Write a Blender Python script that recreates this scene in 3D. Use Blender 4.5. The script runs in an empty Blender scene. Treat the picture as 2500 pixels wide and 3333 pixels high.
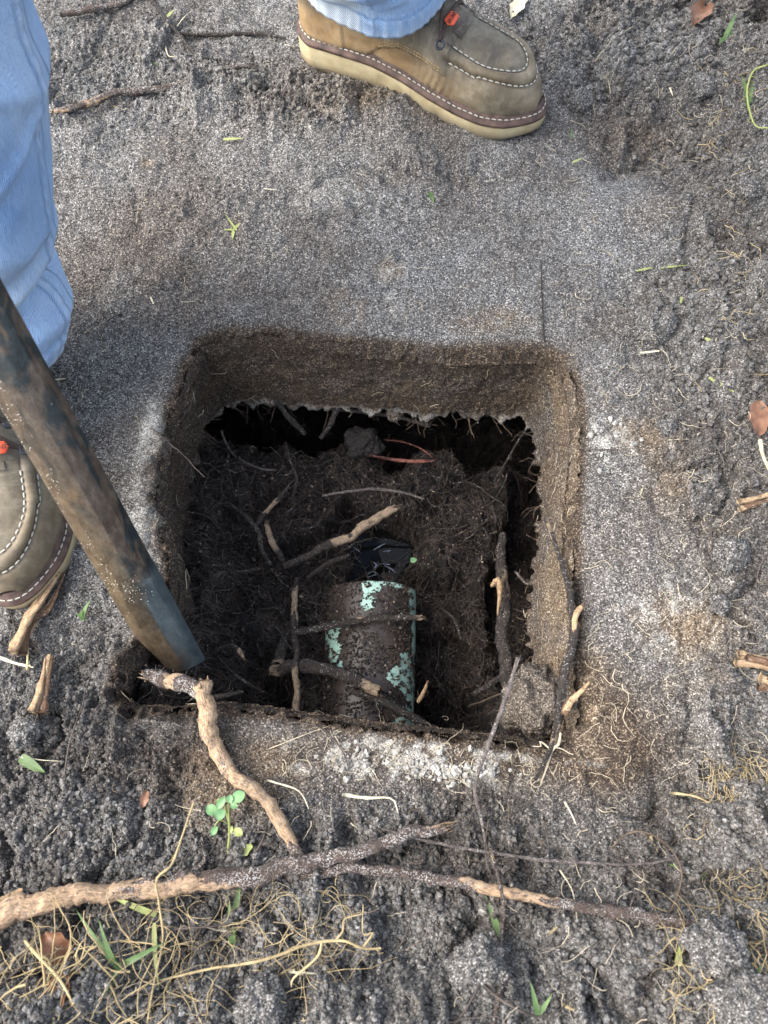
import bpy, math, random
import numpy as np
from mathutils import Vector, Matrix
from mathutils import noise as mnoise
random.seed(7); RNG = np.random.default_rng(11)
scn = bpy.context.scene
R = math.radians

# ------------------------------------------------------------------ camera, world, sun, exposure
CH, PITCH, F = 0.72, R(68), 2500.0          # camera height, angle below horizontal, focal length in photo pixels
cam = bpy.data.cameras.new('camera'); camo = bpy.data.objects.new('camera', cam)
scn.collection.objects.link(camo); scn.camera = camo
camo.location = (0, 0, CH); camo.rotation_euler = (R(90) - PITCH, 0, 0)
cam.sensor_fit = 'HORIZONTAL'; cam.sensor_width = 36; cam.lens = 36
cam.clip_start = 0.01; cam.clip_end = 500
cam.dof.use_dof = True; cam.dof.focus_distance = 0.82; cam.dof.aperture_fstop = 11
w = bpy.data.worlds.new('World'); scn.world = w; w.use_nodes = True
wn = w.node_tree.nodes; wl = w.node_tree.links
SUN_EL, SUN_AZ = R(48), R(262)               # azimuth clockwise from +Y: light comes from behind left of the camera
sky = wn.new('ShaderNodeTexSky'); sky.sky_type = 'NISHITA'; sky.sun_disc = False
sky.sun_elevation = SUN_EL; sky.sun_rotation = SUN_AZ; sky.air_density = 1.0; sky.dust_density = 3.0
hs_ = wn.new('ShaderNodeHueSaturation'); hs_.inputs['Saturation'].default_value = .55; wl.new(sky.outputs[0], hs_.inputs['Color']); wl.new(hs_.outputs[0], wn['Background'].inputs[0]); wn['Background'].inputs[1].default_value = 0.15
sl = bpy.data.lights.new('sun', 'SUN'); so = bpy.data.objects.new('sun', sl); scn.collection.objects.link(so)
sl.energy = 1.35; sl.angle = R(50); sl.color = (1.0, 0.94, 0.86)
sd = Vector((math.sin(SUN_AZ) * math.cos(SUN_EL), math.cos(SUN_AZ) * math.cos(SUN_EL), math.sin(SUN_EL)))
so.rotation_euler = sd.to_track_quat('Z', 'Y').to_euler()
scn.view_settings.view_transform = 'Standard'; scn.view_settings.look = 'None'
scn.view_settings.exposure = 1.78; scn.view_settings.gamma = 1; scn.view_settings.use_curve_mapping = False

# ------------------------------------------------------------------ numeric helpers
C_, S_ = math.cos(PITCH), math.sin(PITCH)
def ray(px, py, z=0.0):
    """point of the level z that the photo shows at pixel px,py"""
    u = (px - 1250) / F; v = (1666 - py) / F
    dz = -S_ + v * C_; dy = C_ + v * S_
    t = (z - CH) / dz
    return (u * t, dy * t, z)
def hsh(ix, iy, seed):
    h = (ix.astype(np.int64) * 374761393 + iy.astype(np.int64) * 668265263 + seed * 2147483647 + 1013904223) & 0xffffffff
    h = ((h ^ (h >> 13)) * 1274126177) & 0xffffffff
    h = (h ^ (h >> 16)) & 0xffffffff
    return h / 4294967295.0
def vn(x, y, freq, seed):
    x = np.asarray(x, float) * freq + seed * 7.13; y = np.asarray(y, float) * freq - seed * 3.7
    ix = np.floor(x); iy = np.floor(y); fx = x - ix; fy = y - iy
    fx = fx * fx * fx * (fx * (fx * 6 - 15) + 10); fy = fy * fy * fy * (fy * (fy * 6 - 15) + 10)
    a = hsh(ix, iy, seed); b = hsh(ix + 1, iy, seed); c = hsh(ix, iy + 1, seed); d = hsh(ix + 1, iy + 1, seed)
    return ((a + (b - a) * fx) * (1 - fy) + (c + (d - c) * fx) * fy) * 2 - 1
def fbm(x, y, freq, seed, octv=4, gain=0.5):
    s = 0; a = 1; t = 0
    for k in range(octv):
        ca, sa = math.cos(k * 0.7 + 0.3), math.sin(k * 0.7 + 0.3)
        s = s + a * vn(x * ca - y * sa, x * sa + y * ca, freq * 2.03 ** k, seed + k * 17); t += a; a *= gain
    return s / t
def sst(a, b, x):
    t = np.clip((x - a) / (b - a), 0, 1); return t * t * (3 - 2 * t)
def cr(pts, n):
    """Catmull-Rom through pts, n samples, evenly by length"""
    P = np.array(pts, float); 
    if len(P) == 2: P = np.array([P[0], (P[0] + P[1]) / 2, P[1]])
    Q = np.vstack([2 * P[0] - P[1], P, 2 * P[-1] - P[-2]]); out = []
    for i in range(len(P) - 1):
        p0, p1, p2, p3 = Q[i:i + 4]
        for t in np.linspace(0, 1, 16, endpoint=False):
            out.append(0.5 * ((2 * p1) + (-p0 + p2) * t + (2 * p0 - 5 * p1 + 4 * p2 - p3) * t * t + (-p0 + 3 * p1 - 3 * p2 + p3) * t ** 3))
    out.append(P[-1]); out = np.array(out)
    L = np.concatenate([[0], np.cumsum(np.linalg.norm(np.diff(out[:, :3], axis=0), axis=1))])
    s = np.linspace(0, L[-1], n)
    return np.stack([np.interp(s, L, out[:, k]) for k in range(out.shape[1])], 1)

# ------------------------------------------------------------------ mesh helpers
def mesh_np(name, V, quads=None, tris=None, polys=None, attrs=None, smooth=True, uv=None):
    me = bpy.data.meshes.new(name)
    V = np.asarray(V, dtype=np.float32)
    loops = []; starts = []; tot = []
    li = 0
    for A, k in ((quads, 4), (tris, 3)):
        if A is not None and len(A):
            A = np.asarray(A, dtype=np.int32); loops.append(A.ravel())
            starts.append(li + np.arange(len(A)) * k); tot.append(np.full(len(A), k)); li += A.size
    loops = np.concatenate(loops); starts = np.concatenate(starts); tot = np.concatenate(tot)
    me.vertices.add(len(V)); me.vertices.foreach_set('co', V.ravel())
    me.loops.add(len(loops)); me.loops.foreach_set('vertex_index', loops.astype(np.int32))
    me.polygons.add(len(starts)); me.polygons.foreach_set('loop_start', starts.astype(np.int32))
    me.polygons.foreach_set('loop_total', tot.astype(np.int32))
    me.update(calc_edges=True); me.validate()
    if smooth: me.polygons.foreach_set('use_smooth', np.ones(len(me.polygons), bool))
    if attrs:
        for k, a in attrs.items():
            at = me.attributes.new(k, 'FLOAT', 'POINT'); at.data.foreach_set('value', np.asarray(a, dtype=np.float32))
    if uv is not None:
        l = me.uv_layers.new(name='UVMap'); vi = np.zeros(len(me.loops), np.int32); me.loops.foreach_get('vertex_index', vi)
        l.data.foreach_set('uv', np.asarray(uv, np.float32)[vi].ravel())
    return me
class MB:
    def __init__(s): s.V = []; s.Q = []; s.T = []; s.A = {}; s.n = 0; s.U = []
    def add(s, V, Q=None, T=None, uv=None, **attrs):
        V = np.asarray(V, float); m = len(V)
        if Q is not None and len(Q): s.Q.append(np.asarray(Q) + s.n)
        if T is not None and len(T): s.T.append(np.asarray(T) + s.n)
        for k in set(s.A) | set(attrs):
            s.A.setdefault(k, [np.zeros(s.n)] if s.n else [])
            s.A[k].append(np.broadcast_to(np.asarray(attrs.get(k, 0.0), float), (m,)))
        s.U.append(np.zeros((m, 2)) if uv is None else uv)
        s.V.append(V); s.n += m
    def build(s, name, mat, parent=None, smooth=True, loc=None):
        V = np.vstack(s.V)
        if loc is not None: V = V - np.array(loc)
        me = mesh_np(name, V, np.vstack(s.Q) if s.Q else None, np.vstack(s.T) if s.T else None,
                     attrs={k: np.concatenate(a) for k, a in s.A.items()}, smooth=smooth, uv=np.vstack(s.U))
        return link(name, me, mat, parent, loc)
def link(name, me, mat, parent=None, loc=None):
    o = bpy.data.objects.new(name, me); scn.collection.objects.link(o)
    for m in (mat if isinstance(mat, (list, tuple)) else [mat]):
        me.materials.append(m)
    if loc is not None: o.location = loc
    if parent is not None: o.parent = parent
    return o
def tag(o, label=None, cat=None, group=None, kind=None):
    if label: o['label'] = label
    if cat: o['category'] = cat
    if group: o['group'] = group
    if kind: o['kind'] = kind
    return o
def empty(name, loc, label, cat, group=None):
    o = bpy.data.objects.new(name, None); scn.collection.objects.link(o); o.location = loc
    o.empty_display_size = 0.02
    return tag(o, label, cat, group)
def grid_faces(nu, nv, wrap=False):
    """nu rows of nv verts; wrap joins last column to first"""
    i = np.arange(nu - 1)[:, None]; j = np.arange(nv if wrap else nv - 1)[None, :]
    a = i * nv + j; b = i * nv + (j + 1) % nv; c = (i + 1) * nv + (j + 1) % nv; d = (i + 1) * nv + j
    return np.stack([a, b, c, d], -1).reshape(-1, 4)
def frames(P):
    T = np.gradient(P, axis=0); T /= np.linalg.norm(T, axis=1)[:, None] + 1e-12
    n = np.cross(T[0], [0, 0, 1.0]); 
    if np.linalg.norm(n) < 1e-3: n = np.array([1.0, 0, 0])
    N = []
    for t in T:
        n = n - t * np.dot(n, t); n /= np.linalg.norm(n) + 1e-12; N.append(n)
    N = np.array(N); return T, N, np.cross(T, N)
def tube(mb, pts, rad, sides=6, n=None, rough=0.0, seed=0, flat=1.0, resample=True, **attrs):
    """rad: scalar or list at the control points (interpolated); ends closed with a point"""
    pts = np.asarray(pts, float)
    rr = np.full(len(pts), rad) if np.isscalar(rad) else np.asarray(rad, float)
    if resample:
        n = n or max(4, len(pts) * 3)
        D = cr(np.hstack([pts, rr[:, None]]), n); P = D[:, :3]; rr = np.maximum(D[:, 3], 1e-5)
    else: P = pts
    n = len(P); T, N, B = frames(P); a = np.arange(sides) * 2 * math.pi / sides
    rad2 = np.repeat(rr[:, None], sides, 1)
    if rough:
        s = np.arange(n)[:, None] * np.ones(sides)[None]; L = np.linalg.norm(P[-1] - P[0]) / n / rr.mean()
        rad2 = rad2 * (1 + rough * vn(s * min(1, L) * 1.1, np.cos(a)[None] * 1.3 + 0 * s, 1, seed) + rough * 0.6 * vn(s * 0.35 + np.sin(a)[None] * 1.2, np.cos(a)[None] * 2, 1, seed + 5))
    V = P[:, None, :] + rad2[:, :, None] * (np.cos(a)[None, :, None] * N[:, None, :] + flat * np.sin(a)[None, :, None] * B[:, None, :])
    V = V.reshape(-1, 3); m = len(V)
    V = np.vstack([V, P[0] - T[0] * rr[0] * .5, P[-1] + T[-1] * rr[-1] * .5])
    Q = grid_faces(n, sides, True)[:, ::-1]
    j = np.arange(sides)
    T0 = np.stack([np.full(sides, m), j, (j + 1) % sides], 1)[:, ::-1]; o = (n - 1) * sides
    T1 = np.stack([np.full(sides, m + 1), o + (j + 1) % sides, o + j], 1)[:, ::-1]
    at = {}
    for k, v in attrs.items():
        if callable(v):
            tt = np.repeat(np.linspace(0, 1, n), sides); ang = np.tile(a, n)
            vv = v(tt, ang); at[k] = np.concatenate([vv, [vv[0], vv[-1]]])
        else: at[k] = v
    tt = np.concatenate([np.repeat(np.linspace(0, 1, n), sides), [0, 1]])
    uv = np.stack([np.concatenate([np.tile(j / sides, n), [0, 0]]), tt * np.linalg.norm(np.diff(P, axis=0), axis=1).sum() * 10], 1)
    mb.add(V, Q, np.vstack([T0, T1]), uv=uv, **at)
    return P

# ------------------------------------------------------------------ material helpers
def mat(name):
    m = bpy.data.materials.new(name); m.use_nodes = True; nt = m.node_tree
    return m, nt, nt.nodes['Principled BSDF']
class N:
    def __init__(s, nt): s.t = nt
    def n(s, typ, **kw):
        x = s.t.nodes.new('ShaderNode' + typ)
        for k, v in kw.items(): setattr(x, k, v)
        return x
    def l(s, a, b): s.t.links.new(a, b)
    def coord(s, which='Object', scale=None):
        c = s.n('TexCoord').outputs[which]
        if scale is None: return c
        m = s.n('Mapping'); s.l(c, m.inputs[0]); m.inputs['Scale'].default_value = scale; return m.outputs[0]
    def noise(s, scale, det=3, rough=0.6, vec=None, dist=0):
        x = s.n('TexNoise'); x.inputs['Scale'].default_value = scale; x.inputs['Detail'].default_value = det
        x.inputs['Roughness'].default_value = rough; x.inputs['Distortion'].default_value = dist
        s.l(vec if vec is not None else s.coord(), x.inputs['Vector']); return x.outputs['Fac']
    def vor(s, scale, out='Color', vec=None, feat='F1'):
        x = s.n('TexVoronoi'); x.feature = feat; x.inputs['Scale'].default_value = scale
        s.l(vec if vec is not None else s.coord(), x.inputs['Vector']); return x.outputs[out]
    def ramp(s, f, stops, interp='LINEAR'):
        x = s.n('ValToRGB'); e = x.color_ramp.elements; x.color_ramp.interpolation = interp
        while len(e) < len(stops): e.new(0.5)
        for i, (p, c) in enumerate(stops):
            e[i].position = p; e[i].color = (*c, 1) if hasattr(c, '__len__') else (c, c, c, 1)
        s.l(f, x.inputs[0]); return x.outputs[0]
    def mix(s, f, a, b, typ='MIX'):
        x = s.n('Mix', data_type='RGBA', blend_type=typ)
        for v, i in ((f, 0), (a, 6), (b, 7)):
            if hasattr(v, 'is_output') or isinstance(v, bpy.types.NodeSocket): s.l(v, x.inputs[i])
            elif i == 0: x.inputs[0].default_value = v
            else: x.inputs[i].default_value = (*v, 1)
        return x.outputs[2]
    def math(s, op, a, b=0.0, clamp=False):
        x = s.n('Math', operation=op, use_clamp=clamp)
        for v, i in ((a, 0), (b, 1)):
            if isinstance(v, bpy.types.NodeSocket): s.l(v, x.inputs[i])
            else: x.inputs[i].default_value = v
        return x.outputs[0]
    def attr(s, name, typ='GEOMETRY'):
        return s.n('Attribute', attribute_name=name, attribute_type=typ).outputs['Fac']
    def bump(s, h, strength, dist, bsdf, prev=None):
        x = s.n('Bump'); x.inputs['Strength'].default_value = strength; x.inputs['Distance'].default_value = dist
        s.l(h, x.inputs['Height'])
        if prev is not None: s.l(prev, x.inputs['Normal'])
        s.l(x.outputs[0], bsdf.inputs['Normal']); return x.outputs[0]
def simple(name, col, rough=0.8, var=0.3, scale=60, spec=0.3, bump=0.0):
    m, nt, b = mat(name); n = N(nt)
    f = n.noise(scale, 4); c = n.ramp(f, [(0.3, tuple(x * (1 - var) for x in col)), (0.7, tuple(min(1, x * (1 + var)) for x in col))])
    n.l(c, b.inputs['Base Color']); b.inputs['Roughness'].default_value = rough; b.inputs['Specular IOR Level'].default_value = spec
    if bump: n.bump(f, bump, 0.001, b)
    return m
def soil_nodes(n, b, gscale, attrs=True, typ='GEOMETRY', rnd=None):
    """grey sand with pale quartz grains and dark organic grains; brown / white / dark patches come from attributes"""
    if rnd is None:
        v = n.vor(gscale); sp = n.n('SeparateColor'); n.l(v, sp.inputs[0]); rnd = sp.outputs[0]; r2 = sp.outputs[1]
    else: r2 = n.math('FRACT', n.math('MULTIPLY', rnd, 37.7))
    grain = n.ramp(rnd, [(0.0, (.024, .023, .021)), (0.28, (.066, .064, .060)), (0.60, (.142, .139, .134)), (0.86, (.235, .232, .225)), (1.0, (.47, .465, .45))])
    brown = n.ramp(rnd, [(0.0, (.014, .009, .006)), (0.4, (.040, .027, .018)), (0.8, (.085, .058, .038)), (1.0, (.30, .23, .15))])
    tan = n.ramp(rnd, [(0.0, (.042, .029, .018)), (0.4, (.118, .084, .052)), (0.8, (.235, .175, .115)), (1.0, (.50, .43, .33))])
    pale = n.ramp(rnd, [(0.0, (.09, .085, .075)), (0.35, (.27, .26, .23)), (1.0, (.62, .60, .55))])
    c = n.mix(n.attr('brown', typ), grain, brown)
    c = n.mix(n.attr('tan', typ), c, tan)
    c = n.mix(n.attr('pale', typ), c, pale)
    c = n.mix(n.attr('wet', typ), c, n.mix(1.0, c, (.30, .27, .25), 'MULTIPLY'))
    n.l(c, b.inputs['Base Color']); b.inputs['Roughness'].default_value = 0.85
    b.inputs['Specular IOR Level'].default_value = 0.35
    return r2

# ---- materials
M = {}
m, nt, b = mat('grey_sandy_soil'); n = N(nt)
soil_nodes(n, b, 880); h = n.vor(700, 'Distance'); h2 = n.noise(1500, 2)
p = n.bump(h, 0.55, 0.0012, b); n.bump(h2, 0.4, 0.0007, b, p); M['soil'] = m
m, nt, b = mat('loose_soil_crumb'); n = N(nt)
oi = n.n('ObjectInfo'); gp = n.n('NewGeometry').outputs['Position']; vv = n.vor(880, vec=gp); sp = n.n('SeparateColor'); n.l(vv, sp.inputs[0])
soil_nodes(n, b, 0, typ='INSTANCER', rnd=n.math('ADD', n.math('MULTIPLY', sp.outputs[0], .62), n.math('MULTIPLY', oi.outputs['Random'], .38))); M['crumb'] = m
m, nt, b = mat('stained_concrete'); n = N(nt)
soil_nodes(n, b, 900)
f = n.noise(260, 5, .7); h = n.vor(420, 'Distance'); p = n.bump(f, 0.8, 0.002, b); n.bump(h, .3, .0008, b, p); M['concrete'] = m
m, nt, b = mat('dark_peat'); n = N(nt)
v = n.vor(520); f = n.noise(45, 4)
c = n.ramp(n.mix(0.55, v, f), [(0.25, (.004, .003, .0027)), (0.6, (.013, .0095, .008)), (0.95, (.060, .044, .036))])
n.l(c, b.inputs['Base Color']); b.inputs['Roughness'].default_value = .7; n.bump(n.noise(500, 4, .7), .9, .003, b); M['peat'] = m
m, nt, b = mat('peat_crumb'); n = N(nt)
oi = n.n('ObjectInfo'); c = n.ramp(oi.outputs['Random'], [(0, (.004, .003, .0025)), (.6, (.024, .018, .015)), (.93, (.070, .053, .044)), (1, (.30, .24, .18))])
n.l(c, b.inputs['Base Color']); b.inputs['Roughness'].default_value = .65; M['peatcrumb'] = m
def root_mat(name, bark, wood, sand=0.0, spec=.3):
    m, nt, b = mat(name); n = N(nt)
    co = n.coord()
    f = n.noise(180, 4, .65, co); ba = n.ramp(f, [(.3, tuple(x * .45 for x in bark)), (.55, bark), (.8, tuple(min(1, x * 1.9) for x in bark))])
    uvc = n.coord('UV'); mp = n.n('Mapping'); n.l(uvc, mp.inputs[0]); mp.inputs['Scale'].default_value = (26, 7, 1)
    g = n.noise(1.6, 5, .7, mp.outputs[0]); g2 = n.noise(150, 5, .7, co)
    wo = n.ramp(g, [(.34, tuple(x * .28 for x in wood)), (.46, wood), (.62, tuple(min(1, x * 1.55) for x in wood))])
    wo = n.mix(n.ramp(g2, [(.50, 0.), (.66, .85)]), wo, tuple(bark[i] * .8 + wood[i] * .12 for i in range(3)))
    edge = n.math('ADD', n.attr('wood'), n.math('MULTIPLY', n.math('SUBTRACT', n.noise(110, 5, .72, co), .5), 2.6))
    c = n.mix(n.ramp(edge, [(.46, 0.), (.56, 1.)]), ba, wo)
    if sand:
        v = n.vor(1250, vec=co); sp = n.n('SeparateColor'); n.l(v, sp.inputs[0])
        am = n.math('MULTIPLY', n.ramp(sp.outputs[0], [(1 - sand - .04, 0.), (1 - sand, 1.)]), n.ramp(n.noise(60, 4, .65, co), [(.40, .10), (.62, 1.)]))
        am = n.math('MULTIPLY', am, n.math('SUBTRACT', 1.0, n.math('MULTIPLY', n.attr('wood'), .75)))
        c = n.mix(am, c, (.46, .45, .43))
    n.l(c, b.inputs['Base Color']); b.inputs['Roughness'].default_value = .75; b.inputs['Specular IOR Level'].default_value = spec
    p = n.bump(g, .8, .003, b); n.bump(f, .9, .002, b, p)
    return m
M['root_sandy'] = root_mat('sandy_root_bark', (.080, .056, .045), (.36, .245, .15), .24)
M['root_dark'] = root_mat('dark_root_bark', (.038, .030, .025), (.27, .20, .135), .04, .4)
M['root_grey'] = root_mat('grey_twig_bark', (.15, .125, .115), (.42, .33, .24), .10)
M['root_red'] = root_mat('red_root_bark', (.085, .030, .022), (.26, .10, .07), .02)
M['fine_dark'] = simple('fine_dark_rootlet', (.070, .056, .049), .7, .8, 45)
M['fine_brown'] = simple('fine_brown_rootlet', (.10, .073, .052), .7, .5, 90)
M['fine_pale'] = simple('fine_pale_rootlet', (.42, .36, .26), .7, .35, 90)
M['straw'] = simple('dry_straw_root', (.36, .28, .15), .7, .6, 40)
M['straw_pale'] = simple('bleached_straw', (.55, .50, .36), .7, .3, 70)
def leaf_mat(name, c1, c2, tr=.3):
    m, nt, b = mat(name); n = N(nt)
    f = n.noise(90, 4); n.l(n.ramp(f, [(.3, c1), (.7, c2)]), b.inputs['Base Color'])
    b.inputs['Roughness'].default_value = .5
    t = n.n('BsdfTranslucent'); t.inputs[0].default_value = (*c2, 1); mx = n.n('MixShader'); mx.inputs[0].default_value = tr
    n.l(b.outputs[0], mx.inputs[1]); n.l(t.outputs[0], mx.inputs[2]); n.l(mx.outputs[0], nt.nodes['Material Output'].inputs[0])
    return m
M['green'] = leaf_mat('green_grass_blade', (.060, .12, .035), (.16, .25, .09))
M['clover'] = leaf_mat('clover_leaf_green', (.13, .27, .12), (.22, .40, .17))
M['yellowgreen'] = leaf_mat('yellow_green_stem', (.30, .36, .10), (.46, .48, .20))
M['deadleaf'] = leaf_mat('dead_brown_leaf', (.10, .042, .022), (.27, .14, .08), .1)
M['chip'] = root_mat('split_wood', (.19, .11, .065), (.46, .32, .19), .05)
# pipe: pale sea-green plastic under smeared peat
m, nt, b = mat('green_plastic_smeared_with_peat'); n = N(nt)
co = n.coord(); f = n.noise(60, 7, .75, co); f2 = n.noise(320, 5, .75, co)
k = n.math('ADD', n.attr('bare'), n.math('ADD', n.math('MULTIPLY', n.math('SUBTRACT', f, .5), 1.7), n.math('MULTIPLY', n.math('SUBTRACT', f2, .5), .8)))
c = n.mix(n.ramp(k, [(.50, 0.), (.54, 1.)]), n.ramp(f2, [(.3, (.012, .009, .008)), (.7, (.078, .060, .052))]), n.ramp(n.noise(500, 3), [(.3, (.26, .42, .34)), (.6, (.42, .62, .53))]))
n.l(c, b.inputs['Base Color']); b.inputs['Roughness'].default_value = .45; n.bump(n.ramp(k, [(.48, 1.), (.54, 0.)]), .6, .002, b); M['pipe'] = m
m, nt, b = mat('still_black_water'); n = N(nt)
b.inputs['Base Color'].default_value = (.004, .004, .004, 1); b.inputs['Roughness'].default_value = .02; b.inputs['Specular IOR Level'].default_value = .18
n.bump(n.noise(30, 1, .4), .10, .004, b); M['water'] = m
m, nt, b = mat('painted_water_glint'); b.inputs['Base Color'].default_value = (.20, .24, .32, 1); b.inputs['Roughness'].default_value = .15; M['glint'] = m  # pale blue-grey colour painted as glints on the water
# steel bar
m, nt, b = mat('rusty_painted_steel'); n = N(nt); co = n.coord()
mp = n.n('Mapping'); n.l(co, mp.inputs[0]); mp.inputs['Scale'].default_value = (1, 1, .55)
f = n.noise(38, 6, .62, mp.outputs[0], .8); f2 = n.noise(16, 4, .6, mp.outputs[0]); f3 = n.noise(120, 4, .7, mp.outputs[0])
rust = n.ramp(f3, [(.25, (.050, .032, .022)), (.5, (.090, .068, .052)), (.66, (.145, .112, .088)), (.8, (.30, .15, .06))])
paint = n.ramp(f3, [(.3, (.010, .017, .020)), (.7, (.034, .048, .052))])
c = n.mix(n.ramp(n.mix(.55, f, f2), [(.46, 0.), (.50, .95)]), rust, paint)
c = n.mix(n.ramp(n.noise(30, 3, .5, mp.outputs[0]), [(.62, 0.), (.68, .8)]), c, (.26, .145, .05))
c = n.mix(n.attr('steel'), c, n.ramp(n.noise(70, 5, .7, mp.outputs[0]), [(.3, (.035, .050, .058)), (.62, (.10, .125, .135)), (.75, (.17, .12, .07))]))
c = n.mix(n.attr('mud'), c, n.ramp(f3, [(.3, (.075, .050, .028)), (.7, (.20, .145, .085))]))
n.l(c, b.inputs['Base Color']); b.inputs['Roughness'].default_value = .38; b.inputs['Metallic'].default_value = .25
p = n.bump(f3, .45, .0015, b); n.bump(f, .3, .003, b, p); M['bar'] = m
M['quartz'] = simple('pale_sand_grain', (.46, .43, .37), .6, .2, 300)
# denim
def denim(name, dark, light, fade):
    m, nt, b = mat(name); n = N(nt)
    uv = n.coord('UV'); mp = n.n('Mapping'); n.l(uv, mp.inputs[0]); mp.inputs['Scale'].default_value = (700, 90, 1)
    warp = n.noise(1.0, 3, .7, mp.outputs[0])
    mp2 = n.n('Mapping'); n.l(uv, mp2.inputs[0]); mp2.inputs['Rotation'].default_value = (0, 0, R(28)); mp2.inputs['Scale'].default_value = (230, 230, 1)
    wv = n.n('TexWave'); wv.inputs['Scale'].default_value = 1.0; wv.inputs['Distortion'].default_value = 1.2; n.l(mp2.outputs[0], wv.inputs[0])
    wash = n.noise(11, 4, .6)
    c = n.ramp(n.mix(.50, wash, warp), [(.36, dark), (.50, tuple((dark[i] + light[i]) / 2 for i in range(3))), (.63, light)])
    c = n.mix(n.attr('fade'), c, n.ramp(warp, [(.3, tuple(x * .8 for x in fade)), (.7, fade)]))
    c = n.mix(n.attr('seam'), c, n.ramp(warp, [(.35, tuple(x * .22 for x in dark)), (.7, tuple(x * .8 for x in dark))]))
    c = n.mix(n.ramp(wv.outputs[1], [(.40, 0.), (.85, .60)]), c, tuple(min(1, x * 1.1 + .03) for x in light))
    n.l(c, b.inputs['Base Color']); b.inputs['Roughness'].default_value = .9; b.inputs['Specular IOR Level'].default_value = .15
    b.inputs['Sheen Weight'].default_value = .15
    p = n.bump(wv.outputs[1], .8, .0009, b); p = n.bump(warp, .7, .0008, b, p); n.bump(n.noise(22, 4, .6), .35, .006, b, p)
    return m
M['denim'] = denim('washed_blue_denim', (.115, .235, .50), (.33, .52, .80), (.70, .74, .74))
M['thread_blue'] = simple('dark_denim_thread', (.07, .10, .20), .9, .3, 200)
# boots
m, nt, b = mat('oiled_boot_leather'); n = N(nt); co = n.coord()
f = n.noise(26, 5, .62, co, .4); mp = n.n('Mapping'); n.l(co, mp.inputs[0]); mp.inputs['Scale'].default_value = (150, 50, 80)
f2 = n.noise(1.0, 6, .75, mp.outputs[0], .6); f3 = n.noise(500, 3, .7, co)
c = n.ramp(f, [(.28, (.058, .051, .041)), (.45, (.108, .092, .064)), (.58, (.165, .142, .100)), (.74, (.31, .27, .19))])
cw = n.ramp(f, [(.3, (.17, .105, .050)), (.5, (.30, .20, .10)), (.75, (.42, .32, .19))])
c = n.mix(n.attr('warm'), c, cw); c = n.mix(n.attr('dark'), c, (.045, .034, .026))
c = n.mix(n.ramp(f2, [(.50, 0.), (.80, .45)]), c, (.36, .32, .25))
n.l(c, b.inputs['Base Color']); b.inputs['Roughness'].default_value = .55; b.inputs['Specular IOR Level'].default_value = .35
p = n.bump(f3, .25, .0006, b); n.bump(f2, .15, .0006, b, p); M['leather'] = m
m, nt, b = mat('cream_wedge_sole'); n = N(nt); co = n.coord()
f = n.noise(30, 5, .6, co); c = n.ramp(f, [(.3, (.24, .19, .10)), (.5, (.42, .345, .20)), (.75, (.56, .48, .30))])
c = n.mix(n.ramp(n.noise(120, 5, .75, co), [(.60, 0.), (.70, .6)]), c, (.16, .12, .07)); c = n.mix(n.attr('dirt'), c, (.10, .08, .055))
n.l(c, b.inputs['Base Color']); b.inputs['Roughness'].default_value = .7; n.bump(n.noise(300, 3, .6, co), .3, .001, b); M['sole'] = m
M['welt'] = simple('red_brown_welt', (.080, .050, .040), .6, .6, 90, .3, .5)
M['white_thread'] = simple('white_waxed_thread', (.40, .385, .33), .7, .15, 200)
M['gold_thread'] = simple('tan_thread', (.34, .24, .12), .7, .3, 200)
M['lace'] = simple('dark_brown_lace', (.060, .045, .038), .8, .5, 400, .2, .6)
M['eyelet'] = simple('gunmetal_eyelet', (.06, .065, .08), .3, .2, 60, .6); M['eyelet'].node_tree.nodes['Principled BSDF'].inputs['Metallic'].default_value = .7
M['tag_red'] = simple('orange_red_rubber', (.72, .10, .045), .5, .1, 60)
M['ink'] = simple('black_print', (.012, .012, .012), .6, .1, 60)

# ------------------------------------------------------------------ terrain
RIM = [(640,1112),(760,1082),(900,1080),(1100,1100),(1300,1112),(1450,1128),(1600,1130),(1760,1128),(1835,1160),(1872,1225),(1895,1310),(1898,1450),(1880,1650),(1878,1850),(1888,2000),
       (1885,2120),(1900,2240),(1895,2330),(1860,2425),(1780,2440),(1600,2415),(1400,2392),(1200,2372),(1000,2345),(850,2322),(700,2312),(540,2322),(420,2318),(370,2250),(400,2150),(455,2050),(530,1930),(540,1830),(520,1750),(495,1640),(505,1500),(530,1380),(575,1270),(600,1180)]
rim = np.array([ray(px, py)[:2] for px, py in RIM]); rimc = cr(np.vstack([rim, rim[:1]]), 240)[:-1]
def rim_sd(x, y):
    """signed distance to the rim, positive inside; only exact near it"""
    x = np.asarray(x, float); y = np.asarray(y, float); sh = x.shape; x = x.ravel(); y = y.ravel()
    out = np.full(x.shape, -1.0)
    bb = (x > rimc[:, 0].min() - .25) & (x < rimc[:, 0].max() + .25) & (y > rimc[:, 1].min() - .25) & (y < rimc[:, 1].max() + .25)
    X = x[bb]; Y = y[bb]; d2 = np.full(X.shape, 9.0); ins = np.zeros(X.shape, bool)
    A = rimc; B = np.roll(rimc, -1, 0)
    for (ax, ay), (bx, by) in zip(A, B):
        ex, ey = bx - ax, by - ay; L = ex * ex + ey * ey + 1e-12
        t = np.clip(((X - ax) * ex + (Y - ay) * ey) / L, 0, 1)
        d2 = np.minimum(d2, (X - ax - t * ex) ** 2 + (Y - ay - t * ey) ** 2)
        if ay != by:
            c = ((ay > Y) != (by > Y)) & (X < (bx - ax) * (Y - ay) / (by - ay) + ax); ins ^= c
    d = np.sqrt(d2); out[bb] = np.where(ins, d, -d); return out.reshape(sh)
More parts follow.
